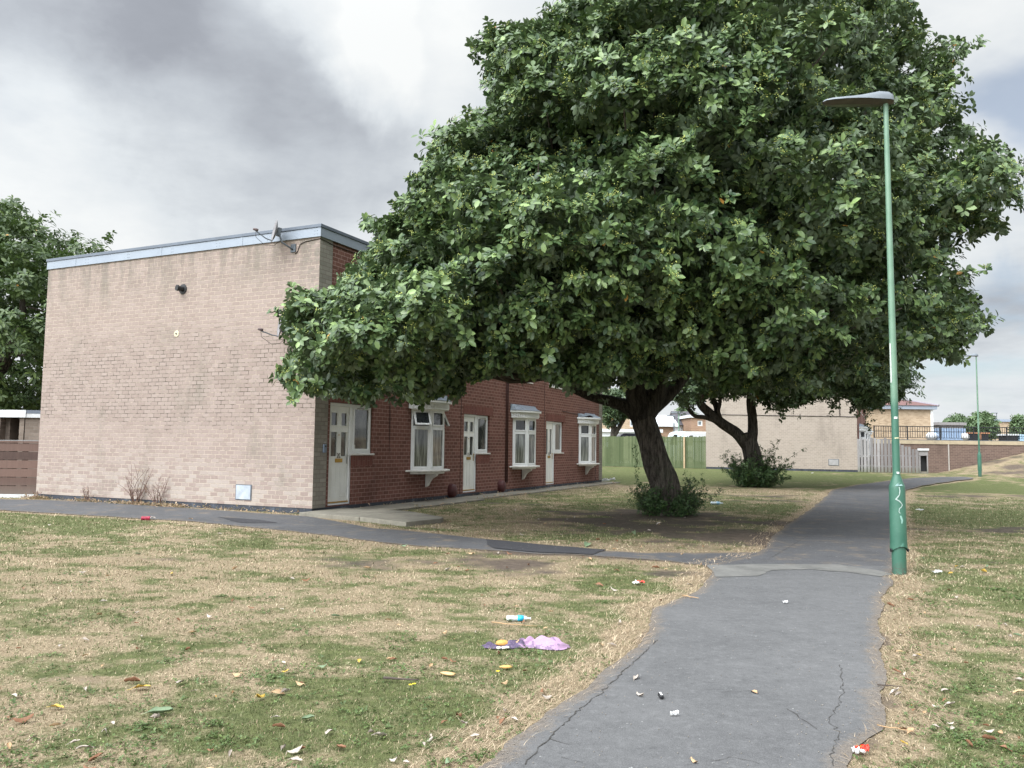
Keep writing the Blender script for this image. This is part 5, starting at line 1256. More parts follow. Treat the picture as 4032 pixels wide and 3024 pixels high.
# railing on the coping
rz = A4(3800, 1680, WALL_Y + .2).z; M_RAIL = plain('black_railing_paint', (.02, .022, .026), .5, .2, 10)
r = empty('railing', (wx0, WALL_Y + .2, wz)); tag(r, 'black metal railing along the top of the retaining wall', 'railing')
hr = rz - wz; MB().box(0, 33.9, -.025, .025, hr - .05, hr).build('top_rail', M_RAIL, r); MB().box(0, 33.9, -.02, .02, .10, .13).build('bottom_rail', M_RAIL, r)
b = MB(); k = 0; x = .15
while x < 33.8: b.box(x - .011, x + .011, -.011, .011, .131, hr - .051); x += .15
b.build('upright_bars', M_RAIL, r); MB().box(0, 33.9, -.02, .02, hr * .58, hr * .58 + .035).build('middle_rail', M_RAIL, r); x = 0.02
while x < 33.9: MB().box(x - .03, x + .03, -.0301, .0301, .002, hr + .01).build('rail_post', M_RAIL, r); x += 2.05
# things up there
r = empty('covered_stack', A4(3740, 1727, WALL_Y + 3)); r.location.z = wz; tag(r, 'pale blue sheeted box standing behind the railing', 'covered stack', 'things standing behind the railing')
pw = (3787 - 3692) / F_PX * (WALL_Y + 3); ph = (1727 - 1683) / F_PX * (WALL_Y + 3) * 1.06
b = MB(); n = 22
for i in range(n):
    x0 = -pw / 2 + pw * i / n; dd = .03 * math.sin(i * 1.9); b.box(x0, x0 + pw / n, -.5 + dd, .5 + dd, .0 + .05 * abs(math.sin(i * .7)), ph + .02 * math.sin(i))
b.build('blue_sheet', plain('pale_blue_sheet', (.27, .36, .50), .55, .15, 1.5), r); MB().box(-pw / 2, pw / 2, -.45, .45, 0, .04).build('pallet', M_SWOOD, r)
def table_box(px0, px1, yt, label, top, body, strap=None, dy=2.5):
    c = A4((px0 + px1) / 2, 1725, WALL_Y + dy); w = (px1 - px0) / F_PX * (WALL_Y + dy); h = A4((px0 + px1) / 2, yt, WALL_Y + dy).z - wz
    r = empty('garden_box', (c.x, c.y, wz)); tag(r, label, 'garden box', 'things standing behind the railing')
    MB().box(-w / 2 + .08, w / 2 - .08, -.5, .5, .02, h - .11).build('dark_body', body, r); MB().box(-w / 2, w / 2, -.55, .55, h - .10, h).build('lid', top, r)
    if strap: MB().box(-.05, .05, -.52, -.501, .1, h - .11).build('orange_strap', strap, r)
M_OR = plain('orange_plastic', (.40, .19, .10), .6, .1)
table_box(3806, 3880, 1702, 'black box with an orange lid edge behind the railing', M_OR, M_BLACK, M_OR); table_box(3945, 3992, 1709, 'low dark box with a cream lid behind the railing', M_WWOOD, M_BLACK)
table_box(3992, 4060, 1711, 'pale blue low box at the right edge behind the railing', plain('pale_blue_lid', (.4, .55, .68), .6, .1), plain('pale_blue_body', (.35, .52, .66), .6, .1))
g_ = random.Random(9)
for i, (px_, c, lab) in enumerate([(3672, (.65, .68, .72), 'white bag heaped left of the blue sheeted box'), (3681, (.35, .45, .62), 'blue bag heaped next to the blue sheeted box'), (3800, (.6, .6, .58), 'pale bundle between the blue sheeted box and the orange-edged box'), (3662, (.7, .7, .68), 'small white bag at the left end of the heap by the railing')]):
    p = A4(px_, 1722, WALL_Y + 1.2 + .2 * i); vs = []; fs = []
    for a in range(6):
        for k in range(8): q = math.pi * a / 5; t = 2 * math.pi * k / 8; rr = .26 * g_.uniform(.75, 1.15); vs.append((rr * math.sin(q) * math.cos(t), rr * math.sin(q) * math.sin(t), .24 + .26 * math.cos(q) * g_.uniform(.85, 1.1)))
    for a in range(5):
        for k in range(8): fs.append((a * 8 + k, a * 8 + (k + 1) % 8, (a + 1) * 8 + (k + 1) % 8, (a + 1) * 8 + k))
    o = MB().add(vs, fs).build('rubbish_bag', plain('bag_plastic', c, .5, .15, 8), smooth=True); o.location = (p.x, p.y, wz); tag(o, lab, 'bag', 'things standing behind the railing')
# hip-roofed building
YH = 74; xl = A4(3395, 1700, YH).x; xr = A4(3670, 1700, YH).x; ze = A4(3600, 1612, YH).z; zf = A4(3600, 1597, YH).z
r = empty('hipped_house', (xl, YH, wz)); tag(r, 'cream brick building with a brown hipped roof on the upper level, right of the trees', 'house')
W_, D_ = xr - xl, 11.0; MB().box(0, W_, 0, D_, 0, ze - wz).build('wall', M_CREAM, r)
MB().box(-.3, W_ + .35, -.35, D_ + .3, ze - wz + .001, zf - wz).build('eaves_board', M_FASCIA, r); MB().box(W_ - .12, W_ + .09, -.09, -.002, 0, ze - wz).build('corner_downpipe', M_UPVC, r)
rh = (A4(3570, 1562, YH + 5).z - zf) * 1.25; e = .45
rf = MB().add([(-e, -e, zf - wz), (W_ + e, -e, zf - wz), (W_ + e, D_ + e, zf - wz), (-e, D_ + e, zf - wz), (1.8, D_ / 2, zf - wz + rh), (W_ - 3.6, D_ / 2, zf - wz + rh)], [(0, 1, 5, 4), (1, 2, 5), (2, 3, 4, 5), (3, 0, 4), (0, 3, 2, 1)])
rf.build('roof', plain('brown_roof_tiles', (.15, .08, .075), .85, .2, 2), r)
b = MB()
for a_, c_ in (((W_ + e, -e, zf - wz), (W_ - 3.6, D_ / 2, zf - wz + rh)), ((1.8, D_ / 2, zf - wz + rh), (W_ - 3.6, D_ / 2, zf - wz + rh)), ((W_ + e, D_ + e, zf - wz), (W_ - 3.6, D_ / 2, zf - wz + rh))): b.tube([a_, c_], .11, 6)
b.build('ridge_tiles', plain('grey_ridge', (.22, .20, .23), .8, .1), r)
def simple_house(name, px0, px1, ytop, Y, D, mat, label, roofmat, wins=(), roof='flat', zb=None, fascia=None, glassm=None):
    zb = float(gz(0, Y)) if zb is None else zb
    a = A4(px0, 1700, Y); b_ = A4(px1, 1700, Y); zt = A4((px0 + px1) / 2, ytop, Y).z; w = b_.x - a.x; h = zt - zb
    r = empty(name, (a.x, a.y, zb)); tag(r, label, 'house', 'houses beyond the fences')
    hol = []
    for (x0, x1, y0, y1) in wins: hol.append((A4(x0, 1700, Y).x - a.x, A4(x1, 1700, Y).x - a.x, A4(x0, y1, Y).z - zb, A4(x0, y0, Y).z - zb))
    wall_grid('wall', mat, r, 0, w, 0, h, 0, hol, .12); MB().add([(0, 0, 0), (0, D, 0), (0, D, h), (0, 0, h), (w, 0, 0), (w, D, 0), (w, D, h), (w, 0, h)], [(0, 3, 2, 1), (4, 5, 6, 7), (1, 2, 6, 5)]).build('end_walls', mat, r)
    for h_ in hol:
        s = MB(); ring(s, Vector((0, 0, 0)), X_, Y_, h_[0], h_[1], h_[2], h_[3], .09, .04, .10)
        if h_[1] - h_[0] > 1: s.box((h_[0] + h_[1]) / 2 - .04, (h_[0] + h_[1]) / 2 + .04, .045, .095, h_[2] + .09, h_[3] - .09)
        f = s.build('window', M_UPVC, r); box('glass', M_FARGL, f, h_[0], h_[1], .101, .11, h_[2], h_[3])
    if roof == 'flat': MB().box(-.2, w + .2, -.2, D, h + .001, h + .28).build('roof', roofmat, r)
    else:
        MB().add([(-.3, -.4, h), (w + .3, -.4, h), (w + .3, D, h), (-.3, D, h), (-.3, D / 2, h + roof), (w + .3, D / 2, h + roof)], [(0, 1, 5, 4), (2, 3, 4, 5), (1, 2, 5), (3, 0, 4), (0, 3, 2, 1)]).build('roof', roofmat, r)
        if fascia: MB().box(-.32, w + .32, -.46, -.41, h - .2, h + .12).build('fascia', fascia, r)
    return r
M_WHITER = plain('white_render', (.62, .64, .66), .8, .06, 2); M_DKROOF = plain('dark_roof_tiles', (.07, .065, .075), .8, .2, 2)
simple_house('brick_house', 2340, 2560, 1625, 80, 8, M_CREAM, 'pale brick house seen between the terrace and the big trunk', M_WHITER, wins=[(2418, 2447, 1648, 1679), (2480, 2510, 1648, 1679)])
simple_house('garage_row', 2330, 2600, 1702, 72, 4, M_WHITER, 'low white fronted garage behind the green fence', M_WHITER, wins=[(2340, 2362, 1708, 1720)])
simple_house('brick_house', 2590, 2655, 1672, 78, 5, M_ORANGE, 'low brick house with a white sloping roof edge right of the big trunk', M_WHITER, roof=1.0, fascia=M_WHITER)
simple_house('brick_house', 2615, 2668, 1645, 90, 6, M_ORANGE, 'taller brick house behind the low one right of the big trunk', M_WHITER, wins=[(2628, 2640, 1655, 1668)])
simple_house('white_house', 2676, 2728, 1675, 84, 6, M_WHITER, 'white house with a dark tiled roof between the two tree trunks', M_DKROOF, wins=[(2680, 2690, 1680, 1701), (2696, 2708, 1678, 1701), (2712, 2722, 1684, 1701)], roof=1.6)
simple_house('brick_house', 2722, 2830, 1645, 80, 8, M_ORANGE, 'orange brick house with one white window, left edge of the second block', M_WHITER, wins=[(2747, 2766, 1656, 1677)])
simple_house('brick_house', 3930, 4150, 1662, 95, 9, M_CREAM, 'far pale house with a blue-grey roof at the right edge beyond the railing', plain('blue_grey_roof', (.25, .30, .38), .7, .1), roof='flat', zb=wz)
simple_house('low_shed', 3700, 3795, 1674, 82, 5, M_SWOOD, 'low flat-roofed building behind the blue sheeted box', M_SWOOD, zb=wz)
# vehicles behind the green fence
def vehicle(name, px0, px1, ytop, Y, label, cat, paint, cab=.22, van=True, hgt=2.4):
    a = A4(px0, 1720, Y); b_ = A4(px1, 1720, Y); L = max(b_.x - a.x, 3.8); zb = float(gz(0, Y)); h = A4(px0, ytop, Y).z - zb
    r = empty(name, ((a.x + b_.x) / 2, Y, zb)); tag(r, label, cat, 'vehicles behind the green fence'); Wd = .95
    if van: prof = [(-L / 2, .35), (-L / 2, h * .55), (-L / 2 + L * .08, h * .60), (-L / 2 + L * .2, h * .96), (-L / 2 + L * .26, h), (L / 2 - .05, h), (L / 2, h - .08), (L / 2, .35)]
    else: prof = [(-L / 2, .35), (-L / 2, h * .5), (-L / 2 + L * .22, h * .60), (-L / 2 + L * .36, h * .95), (-L / 2 + L * .42, h), (L / 2 - L * .12, h), (L / 2 - .04, h * .62), (L / 2, h * .55), (L / 2, .35)]
    n = len(prof); v = [(x, -Wd, z) for x, z in prof] + [(x, Wd, z) for x, z in prof]
    MB().add(v, [tuple(range(n)), tuple(range(n, 2 * n))[::-1]] + [(i, n + i, n + (i + 1) % n, (i + 1) % n) for i in range(n)]).build('body', paint, r, bevel=.06)
    for sx in (-.3, .3):
        w = MB().tube([(sx * L, -Wd - .02, .34), (sx * L, -Wd + .22, .34)], .34, 16).build('wheel', M_BLACK, r); MB().tube([(sx * L, -Wd - .03, .34), (sx * L, -Wd - .021, .34)], .2, 12).build('rim', M_STEEL, w)
        w = MB().tube([(sx * L, Wd - .22, .34), (sx * L, Wd + .02, .34)], .34, 16).build('wheel', M_BLACK, r)
    if van: MB().add([(-L / 2 + L * .10, -Wd - .012, h * .60), (-L / 2 + L * .27, -Wd - .012, h * .60), (-L / 2 + L * .27, -Wd - .012, h * .90), (-L / 2 + L * .20, -Wd - .012, h * .90)], [(0, 1, 2, 3)]).build('side_window', M_GLASSD, r)
    else:
        for q0, q1 in ((.26, .52), (.54, .82)): MB().add([(-L / 2 + L * q0, -Wd - .012, h * .62), (-L / 2 + L * q1, -Wd - .012, h * .62), (-L / 2 + L * (q1 - .02), -Wd - .012, h * .92), (-L / 2 + L * (q0 + .14 if q0 < .3 else q0), -Wd - .012, h * .92)], [(0, 1, 2, 3)]).build('side_window', M_GLASSD, r)
    return r, L, h, Wd
M_CARK = plain('black_car_paint', (.02, .02, .03), .25, .1); M_CARW = plain('white_car_paint', (.6, .62, .64), .3, .05); M_VAN = plain('pale_van_paint', (.52, .60, .60), .4, .05)
vehicle('parked_car', 2412, 2520, 1706, 62, 'dark car roof showing above the green fence left of the big trunk', 'car', M_CARK, van=False)
vr, vL, vh, vW = vehicle('delivery_van', 2664, 2735, 1700, 66, 'pale delivery van roof with dark lettering above the green fence', 'van', M_VAN)
zt_ = A4(2690, 1722, 66).z - vr.location.z
t = text_mesh('dpd', .52, M_GREYM, vr, 'side_lettering', -.05, -vW - .012, zt_ - .02)
MB().box(.9, 1.35, -vW - .012, -vW - .003, zt_ - .3, zt_ + .35).build('green_panel', plain('bright_green_vinyl', (.10, .42, .12), .5, .1), vr)
vehicle('parked_car', 2732, 2790, 1703, 64, 'white vehicle roof above the green fence beside the second block', 'car', M_CARW, van=True)
# far columns and trees
def far_column(px_, yt, Y, lab, m=None, zb=None):
    a = A4(px_, 1700, Y); zb = float(gz(a.x, Y)) if zb is None else zb; zt = A4(px_, yt, Y).z; r = empty('street_lamp', (a.x, Y, zb)); tag(r, lab, 'street lamp', 'distant street lamps')
    MB().tube([(0, 0, 0), (0, 0, 1.2), (0, 0, 1.3), (0, 0, zt - zb)], [.11, .11, .06, .05], 8).build('column', m or M_LAMP, r); MB().box(-.65, .12, -.12, .12, zt - zb, zt - zb + .12).build('lamp_head', M_HEAD, r, bevel=.03)
far_column(2673, 1628, 70, 'distant green lamp column right of the big trunk above the fence'); far_column(2654, 1640, 76, 'distant grey lamp column just right of the big trunk', M_GREYM)
far_column(3926, 1628, 110, 'distant lamp beyond the railing at the right', M_GREYM, zb=wz); far_column(3763, 1655, 130, 'thin far post above the blue sheeted box', M_GREYM, zb=wz)
def far_tree(outl, Y, lab, seed, trunk_px=None, dens=5, size=.3, mat=None, zb=None, name='garden_tree', rr=(.5, 1.2), R=3.5, group='trees beyond the fences'):
    lb = lobes_from_outline(outl, Y, R, 1600, rr, seed); C, Ax, B = lobes_to_rosettes(lb, dens, seed + 1)
    xs = [p[0] for p in outl]; cx = trunk_px[0] if trunk_px else sum(xs) / len(xs); a = A(cx, 960, Y); zb = float(gz(a.x, Y)) if zb is None else zb
    root = empty(name, (a.x, Y, zb)); tag(root, lab, 'tree', group)
    adopt(rosettes('crown', C, Ax, np.full(len(C), size), 5, mat or M_LEAFF, None, seed + 2, rbias=B, aspect=.6), root)
    top = Vector((np.array([tuple(p) for p, _ in lb]).mean(0)))
    b = MB(); lw = trunk_px[1] if trunk_px else .16
    P = [Vector((a.x, Y, zb)), Vector((a.x + .1, Y, zb + (top.z - zb) * .45)), Vector((a.x * .5 + top.x * .5, Y, top.z))]; limb(b, P, [lw, lw * .85, lw * .5], 10)
    q = P[1]; limb(b, [q, q + Vector((.5, 0, .9)), Vector((top.x + .9, Y, top.z))], [lw * .7, lw * .6, lw * .3], 8); adopt(b.build('trunk', M_BARK, smooth=True), root)
far_tree([(1296, 860), (1300, 915), (1318, 925), (1345, 905), (1375, 900), (1392, 880), (1380, 840), (1300, 840)], 58, 'young tree with a forked trunk behind the green fence, left of the big trunk', 41, trunk_px=(1321, .26), dens=9, size=.22, mat=M_LEAF2, rr=(.25, .7), R=1.6)
far_tree([(1452, 915), (1462, 880), (1480, 880), (1500, 892), (1515, 915), (1490, 930)], 105, 'far round green tree seen between the two trunks', 44, rr=(.4, 1.2))
far_tree([(2003, 948), (2010, 925), (2030, 918), (2050, 900), (2072, 890), (2092, 906), (2098, 948)], 88, 'big bush-like tree behind the blue sheeted box', 47, zb=wz, rr=(.4, 1.1), R=2.5)
far_tree([(2085, 948), (2088, 905), (2100, 893), (2118, 888), (2138, 890), (2152, 905), (2160, 948)], 84, 'pale green tree behind the far lamp column', 50, zb=wz, rr=(.4, 1.1), R=2.5)
far_tree([(2186, 948), (2184, 920), (2194, 898), (2203, 893), (2214, 905), (2225, 948)], 70, 'small green conical tree at the right edge behind the railing', 53, zb=wz, rr=(.25, .7), R=1.5)
far_tree([(2010, 948), (2015, 937), (2040, 934), (2070, 936), (2090, 948)], 120, 'far low dark green tree line behind the hipped house', 56, zb=wz, rr=(.4, 1.0), R=2, name='tree_row')

# ---- left: brown board fence and brick shed behind it
FL = Vector((CX + BX * 9.6, CY + BY * 9.6, 0)) + Vector((.0, .25, 0)); FR = Vector((FL.x - 5.0, FL.y - .35, 0))
root = empty('horizontal_board_fence', FR); tag(root, 'peeling brown horizontal board fence at the left end of the beige wall', 'fence')
d = (FL - FR); ax = d.normalized(); ay = Vector((-ax.y, ax.x, 0)); b = MB(); zt = A(30, 952, FL.y).z; z = .10; g_ = random.Random(5)
while z < zt - .05: hgt = min(.235, zt - z); b.obox(Vector((0, 0, 0)), ax, ay, 0, d.length, g_.uniform(-.01, .01), .025, z, z + hgt - .012); z += .24
b.build('boards', M_BWOOD, root); MB().obox(Vector((0, 0, 0)), ax, ay, 0, d.length, -.004, .03, -.02, .095).build('gravel_board', M_WWOOD, root)
MB().obox(Vector((0, 0, 0)), ax, ay, 0, d.length, -.015, .04, zt - .004, zt + .02).build('capping', M_SWOOD, root)
for q in (.3, .9, .45): MB().obox(Vector((0, 0, 0)), ax, ay, d.length * q - .05, d.length * q + .05, .031, .12, 0, zt - .06).build('fence_post', M_BWOOD, root)
SY = FL.y + 1.3; c0 = A(55, 905, SY); c1 = A(100, 905, SY + .3); sx0 = A(2, 905, SY).x; top = A(55, 886, SY).z; fb = A(55, 902, SY).z
root = empty('brick_shed', (c0.x, SY, 0)); tag(root, 'small flat-roofed brick shed with a peeling white fascia, behind the brown fence', 'shed')
MB().add([(0, .0, 0), (2.6, .35, 0), (2.6, .35, fb), (0, .0, fb)], [(0, 1, 2, 3)]).add([(0, 0, 0), (0, 0, fb), (-.02, 1.8, fb), (-.02, 1.8, 0)], [(0, 1, 2, 3)]).build('side_wall', M_OLDB, root)
MB().box(-.16, -.021, -.02, .2, 0, fb).build('door_pier', M_OLDB, root); MB().box(-2.4, 0, 1.4, 1.6, 0, fb).build('back_wall', M_OLDB, root); MB().box(sx0 - c0.x - .15, sx0 - c0.x, -.02, 1.6, 0, fb).build('door_pier', M_OLDB, root)
MB().box(-.75, -.6, .25, 1.39, 0, fb - .01).build('inner_wall', M_OLDB, root)
MB().box(-2.6, .06, -.10, -.06, fb, top).build('white_fascia', M_WWOOD, root); MB().add([(.062, -.08, fb), (2.7, .28, fb), (2.7, .28, top - .12), (.062, -.08, top - .10)], [(0, 1, 2, 3)]).build('side_fascia', M_WWOOD, root)
MB().add([(.062, -.085, top - .10), (2.7, .27, top - .12), (2.7, .27, top), (.062, -.085, top)], [(0, 1, 2, 3)]).build('roof_trim', M_CAP, root)
MB().prism([(-2.6, -.05), (.06, -.05), (2.7, .32), (2.7, 2), (-2.6, 2)], fb + .005, top - .01).build('roof', M_ROOF, root)

# ============================================================ WEEDS, LITTER, FALLEN LEAVES
M_DEAD = plain('dead_stem', (.16, .095, .075), .9, .3, 12); M_CRISP = plain('crisp_dead_leaf', (.34, .22, .12), .85, .3, 12)
def dead_weed(p, h, n, seed, label):
    g = random.Random(seed); root = empty('dead_weed', p); tag(root, label, 'dead weed', 'dead weeds along the foot of the beige wall'); b = MB(); C = []; Ax = []
    for i in range(n):
        a = g.uniform(0, 6.28); hh = h * g.uniform(.35, 1); d = Vector((math.cos(a) * g.uniform(.05, .6), -abs(math.sin(a)) * .25, 1)).normalized(); P = [Vector((math.cos(a) * .06, -.05 - .04 * abs(math.sin(a)), 0))]
        for k in range(7):
            d = (d + Vector((g.gauss(0, .16), g.gauss(0, .05), g.gauss(.05, .1)))).normalized(); P.append(P[-1] + d * hh / 7)
        b.tube(P, [.0085 - .0008 * k for k in range(8)], 4, cap=False)
        for k in (2, 3, 4, 5, 6):
            if g.random() < .6:
                dd = (d + Vector((g.choice((-1, 1)) * .8, g.gauss(0, .1), .2))).normalized(); L = hh * g.uniform(.08, .2); b.tube([P[k], P[k] + dd * L * .5, P[k] + dd * L + Vector((0, 0, .02))], [.005, .004, .003], 4, cap=False)
                if g.random() < .5: C.append(tuple(P[k] + dd * L)); Ax.append((dd.x, dd.y, dd.z))
    b.build('stems', M_DEAD, root)
    for i in range(60): C.append((g.gauss(0, .22), -.10 + g.gauss(0, .06), abs(g.gauss(.0, .05)))); Ax.append((g.gauss(0, 1), g.gauss(0, 1), 1))
    rosettes('withered_leaves', np.array(C), np.array(Ax), np.full(len(C), .045), 3, M_CRISPL, root, seed)
M_CRISPL = leaf_material('withered_leaf', (.20, .11, .06), (.46, .36, .24), (.40, .34, .24))
for s_, h, n, lab in ((5.55, 1.15, 17, 'tallest clump of dead brown weed stalks against the beige wall'), (4.75, .85, 12, 'dead brown weed stalks right of the tallest clump'), (7.35, .45, 9, 'low withered weed tuft near the left end of the beige wall'), (9.35, .3, 8, 'heap of withered weeds at the corner by the brown fence')):
    dead_weed(LW(-.06, s_, 0), h, n, int(s_ * 10), lab)

def leaf_mesh(name, seed, mats, curl):
    g = random.Random(seed); nx, ny = 7, 5; v = []; f = []
    for i in range(nx + 1):
        t = i / nx; w = .27 * math.sin(math.pi * min(1, t * .92 + .05)) ** .8 * g.uniform(.78, 1.08) + .004
        for j in range(ny + 1):
            s = -1 + 2 * j / ny; x = t - .5; y = s * w; z = curl[0] * (s * s) * w * 1.5 + curl[1] * (t - .5) ** 2 + .03 * math.sin(9 * t + s * 4 + seed) + g.uniform(-.030, .030)
            y *= (1 - .45 * abs(curl[0]) * abs(s)); v.append((x, y, z))
    for i in range(nx):
        for j in range(ny): k = i * (ny + 1) + j; f.append((k, k + ny + 1, k + ny + 2, k + 1))
    zmin = min(p[2] for p in v); v = [(x, y, z - zmin) for x, y, z in v]
    k = len(v); v += [(-.5, -.01, v[2][2]), (-.5, .01, v[3][2]), (-.78, .0, .02), (-.78, .012, .03)]; f.append((k, k + 1, k + 3, k + 2))
    me = bpy.data.meshes.new(name); me.from_pydata(v, [], f); me.materials.append(mats); me.polygons.foreach_set('use_smooth', [True] * len(f)); return me
LCOL = {'pale': plain('pale_leaf_underside', (.40, .345, .30), .7, .2, 9), 'brown': plain('rust_brown_leaf', (.20, .095, .05), .7, .3, 9), 'tan': plain('tan_leaf', (.42, .28, .16), .75, .2, 9), 'yellow': plain('yellow_leaf', (.50, .33, .06), .6, .2, 9), 'green': plain('grey_green_fallen_leaf', (.15, .21, .12), .6, .15, 9)}
LM = {k: [leaf_mesh('fallen_leaf', 10 * i + j, m, c) for j, c in enumerate([(.5, .3), (.8, .15), (-.5, .5), (.3, -.2)])] for i, (k, m) in enumerate(LCOL.items())}
LABELS = {'pale': 'small curled pale dead leaf', 'brown': 'small curled rust-brown dead leaf', 'tan': 'small tan dried leaf', 'yellow': 'small yellow fallen leaf', 'green': 'small grey-green fallen leaf'}
def leaf(x22, y22, kind, size, label, group, rot=None, v=None):
    p = G(x22, y22); o = bpy.data.objects.new('fallen_leaf', LM[kind][random.randrange(4) if v is None else v]); col.objects.link(o)
    onp = bool((on_path(np.array([p.x]), np.array([p.y])))[0])
    o.location = (p.x, p.y, p.z + (.012 if onp else .016)); size *= .92; o.scale = (size, size, size * .9); o.rotation_euler = (random.gauss(0, .25), random.gauss(0, .2), random.uniform(0, 6.28) if rot is None else rot)
    tag(o, label, 'leaf', group); return o
def area_of(x, y):
    """where a leaf lies, named after the thing nearest to it"""
    spots = [((60, 1240), "opposite the brown fence"), ((330, 1170), "before the dead weeds"), ((700, 1200), "in front of the concrete slabs"), ((260, 1400), "above the large yellow leaf"),
             ((620, 1380), "well left of the cloth"), ((120, 1600), "beside the large yellow leaf"), ((450, 1590), "right of the large green leaf"), ((820, 1590), "below the thick grey twig"),
             ((900, 1400), "between grey twig and purple cloth"), ((1130, 1470), "below the purple cloth"), ((1180, 1330), "around the clear bottle"), ((1330, 1260), "near the white and red wrapper"),
             ((1150, 1130), "between slabs and big trunk"), ((1450, 1170), "in front of the big trunk"), ((2000, 1260), "at the tall lamp's foot"), ((2130, 1360), "on grass beyond the yellow flower"),
             ((1960, 1500), "along the right path edge"), ((2150, 1560), "in the bottom right corner"), ((1000, 1225), "in bare soil by the narrow path")]
    return min(spots, key=lambda q: (q[0][0] - x) ** 2 + (2 * (q[0][1] - y)) ** 2)[1]
# the ones one can pick out
for x, y, k, sz, lab, rot in [(305, 1492, 'yellow', .13, 'large yellow leaf with a brown edge near the bottom left', .2), (122, 1405 + 130, 'yellow', .11, 'yellow leaf lying left of the large yellow one', -.2), (347, 1546, 'green', .16, 'large grey-green leaf flat on the lawn, bottom left', .15),
                              (563, 1513, 'yellow', .09, 'narrow yellow leaf standing on edge near the bottom', 1.2), (617, 1500, 'pale', .085, 'bright white leaf on the near lawn, right of the narrow yellow one', 1.0), (640, 1630, 'pale', .09, 'long pale curled leaf at the bottom edge', .2),
                              (640, 1650, 'pale', .07, 'pale curled leaf just under the long pale one', -.1), (285, 1478, 'brown', .12, 'dark red-brown curled leaf beside the large yellow one', .1), (50, 1563, 'brown', .12, 'rust-brown curled leaf at the left bottom edge', .6),
                              (1268, 1180, 'green', .30, 'fresh green leafy sprig lying on the dark tarmac patch', 1.3), (1372, 1155, 'green', .26, 'grey-green leaf standing up in the grass before the big trunk', 1.5), (873, 1183, 'green', .12, 'pale green leaf at the edge of the narrow path', .3),
                              (1985, 1420, 'yellow', .05, 'small bright yellow flower head in the right-hand grass', 0), (1110, 1398, 'tan', .12, 'tan leaf left of the purple cloth', .3), (600, 1503, 'tan', .10, 'orange-tan leaf on the near lawn', .5),
                              (330, 1120, 'pale', .13, 'pale leaf beside the crushed red can', .1)]: leaf(x, y, k, sz, lab, 'fallen leaves', rot)
for o in list(col.objects):
    if o.name.startswith('fallen_leaf'): o.scale = tuple(v * .95 for v in o.scale)
random.seed(23); cnt = 0; BK = {}
while cnt < 236:
    u = random.random()
    if u < .60: x, y = random.uniform(-40, 1500), 1120 + 560 * random.random() ** .9
    elif u < .80: x, y = random.uniform(1900, 2260), random.uniform(1200, 1680)
    elif u < .95: x, y = random.uniform(900, 1650), random.uniform(1085, 1240)
    else: x, y = random.uniform(1300, 1900), random.uniform(1200, 1650)
    p = G(x, y); onp = bool(on_path(np.array([p.x]), np.array([p.y]))[0])
    q = Vector((p.x - CX, p.y - CY, 0)); 
    if q.x * AX + q.y * AY > -.2 and q.x * BX + q.y * BY > -1.2: continue
    if onp and random.random() < .80: continue
    k = random.choices(['pale', 'brown', 'tan', 'yellow', 'green'], [34, 34, 24, 4, 4])[0]; a = area_of(x, y)
    if onp: a = 'on the tarmac path'
    BK.setdefault((k, a), []).append((x, leaf(x, y, k, random.uniform(.040, .088) * (1 + .3 * (p.y > 9)), LABELS[k] + ' ' + a, 'fallen leaves'))); cnt += 1
ORD = ['', 'second', 'third', 'fourth', 'fifth', 'sixth', 'seventh', 'eighth', 'ninth', 'tenth', 'eleventh', 'twelfth']
for (k, a), L_ in BK.items():
    L_.sort(key=lambda q: q[0]); w = LABELS[k].replace('small ', '')
    for i, (_, o) in enumerate(L_):
        n = len(L_)
        if n == 1: o['label'] = 'only ' + w + ' ' + a
        elif i == 0: o['label'] = 'leftmost ' + w + ' ' + a
        elif i == n - 1: o['label'] = 'rightmost ' + w + ' ' + a
        else: o['label'] = ORD[min(i, 11)] + ' ' + w + ' from the left ' + a
random.seed(5)
# sweepings along the wall foot
C = []; Ax = []
for i in range(1100):
    s = random.choices([random.uniform(3.8, 6.4), random.uniform(0.3, 9.6), random.gauss(7.35, .3), random.gauss(9.3, .25)], [7, 4, 2, 3])[0]; p = LW(-.06 - abs(random.gauss(0, .13)), s, .012 + random.random() ** 2 * .06); C.append(tuple(p)); Ax.append((random.gauss(0, .5), random.gauss(0, .5), 1))
for i in range(260):
    u = random.uniform(1.0, 20); p = LW(u, random.choice([-.9 if u > 6 else -1.15, -.08]) - abs(random.gauss(0, .06)), .055); C.append(tuple(p)); Ax.append((random.gauss(0, .5), random.gauss(0, .5), 1))
o = rosettes('leaf_debris', np.array(C), np.array(Ax), rng.uniform(.03, .085, len(C)), 2, M_CRISPL, None, 5); tag(o, 'drift of withered leaves along the foot of the walls', kind='stuff')

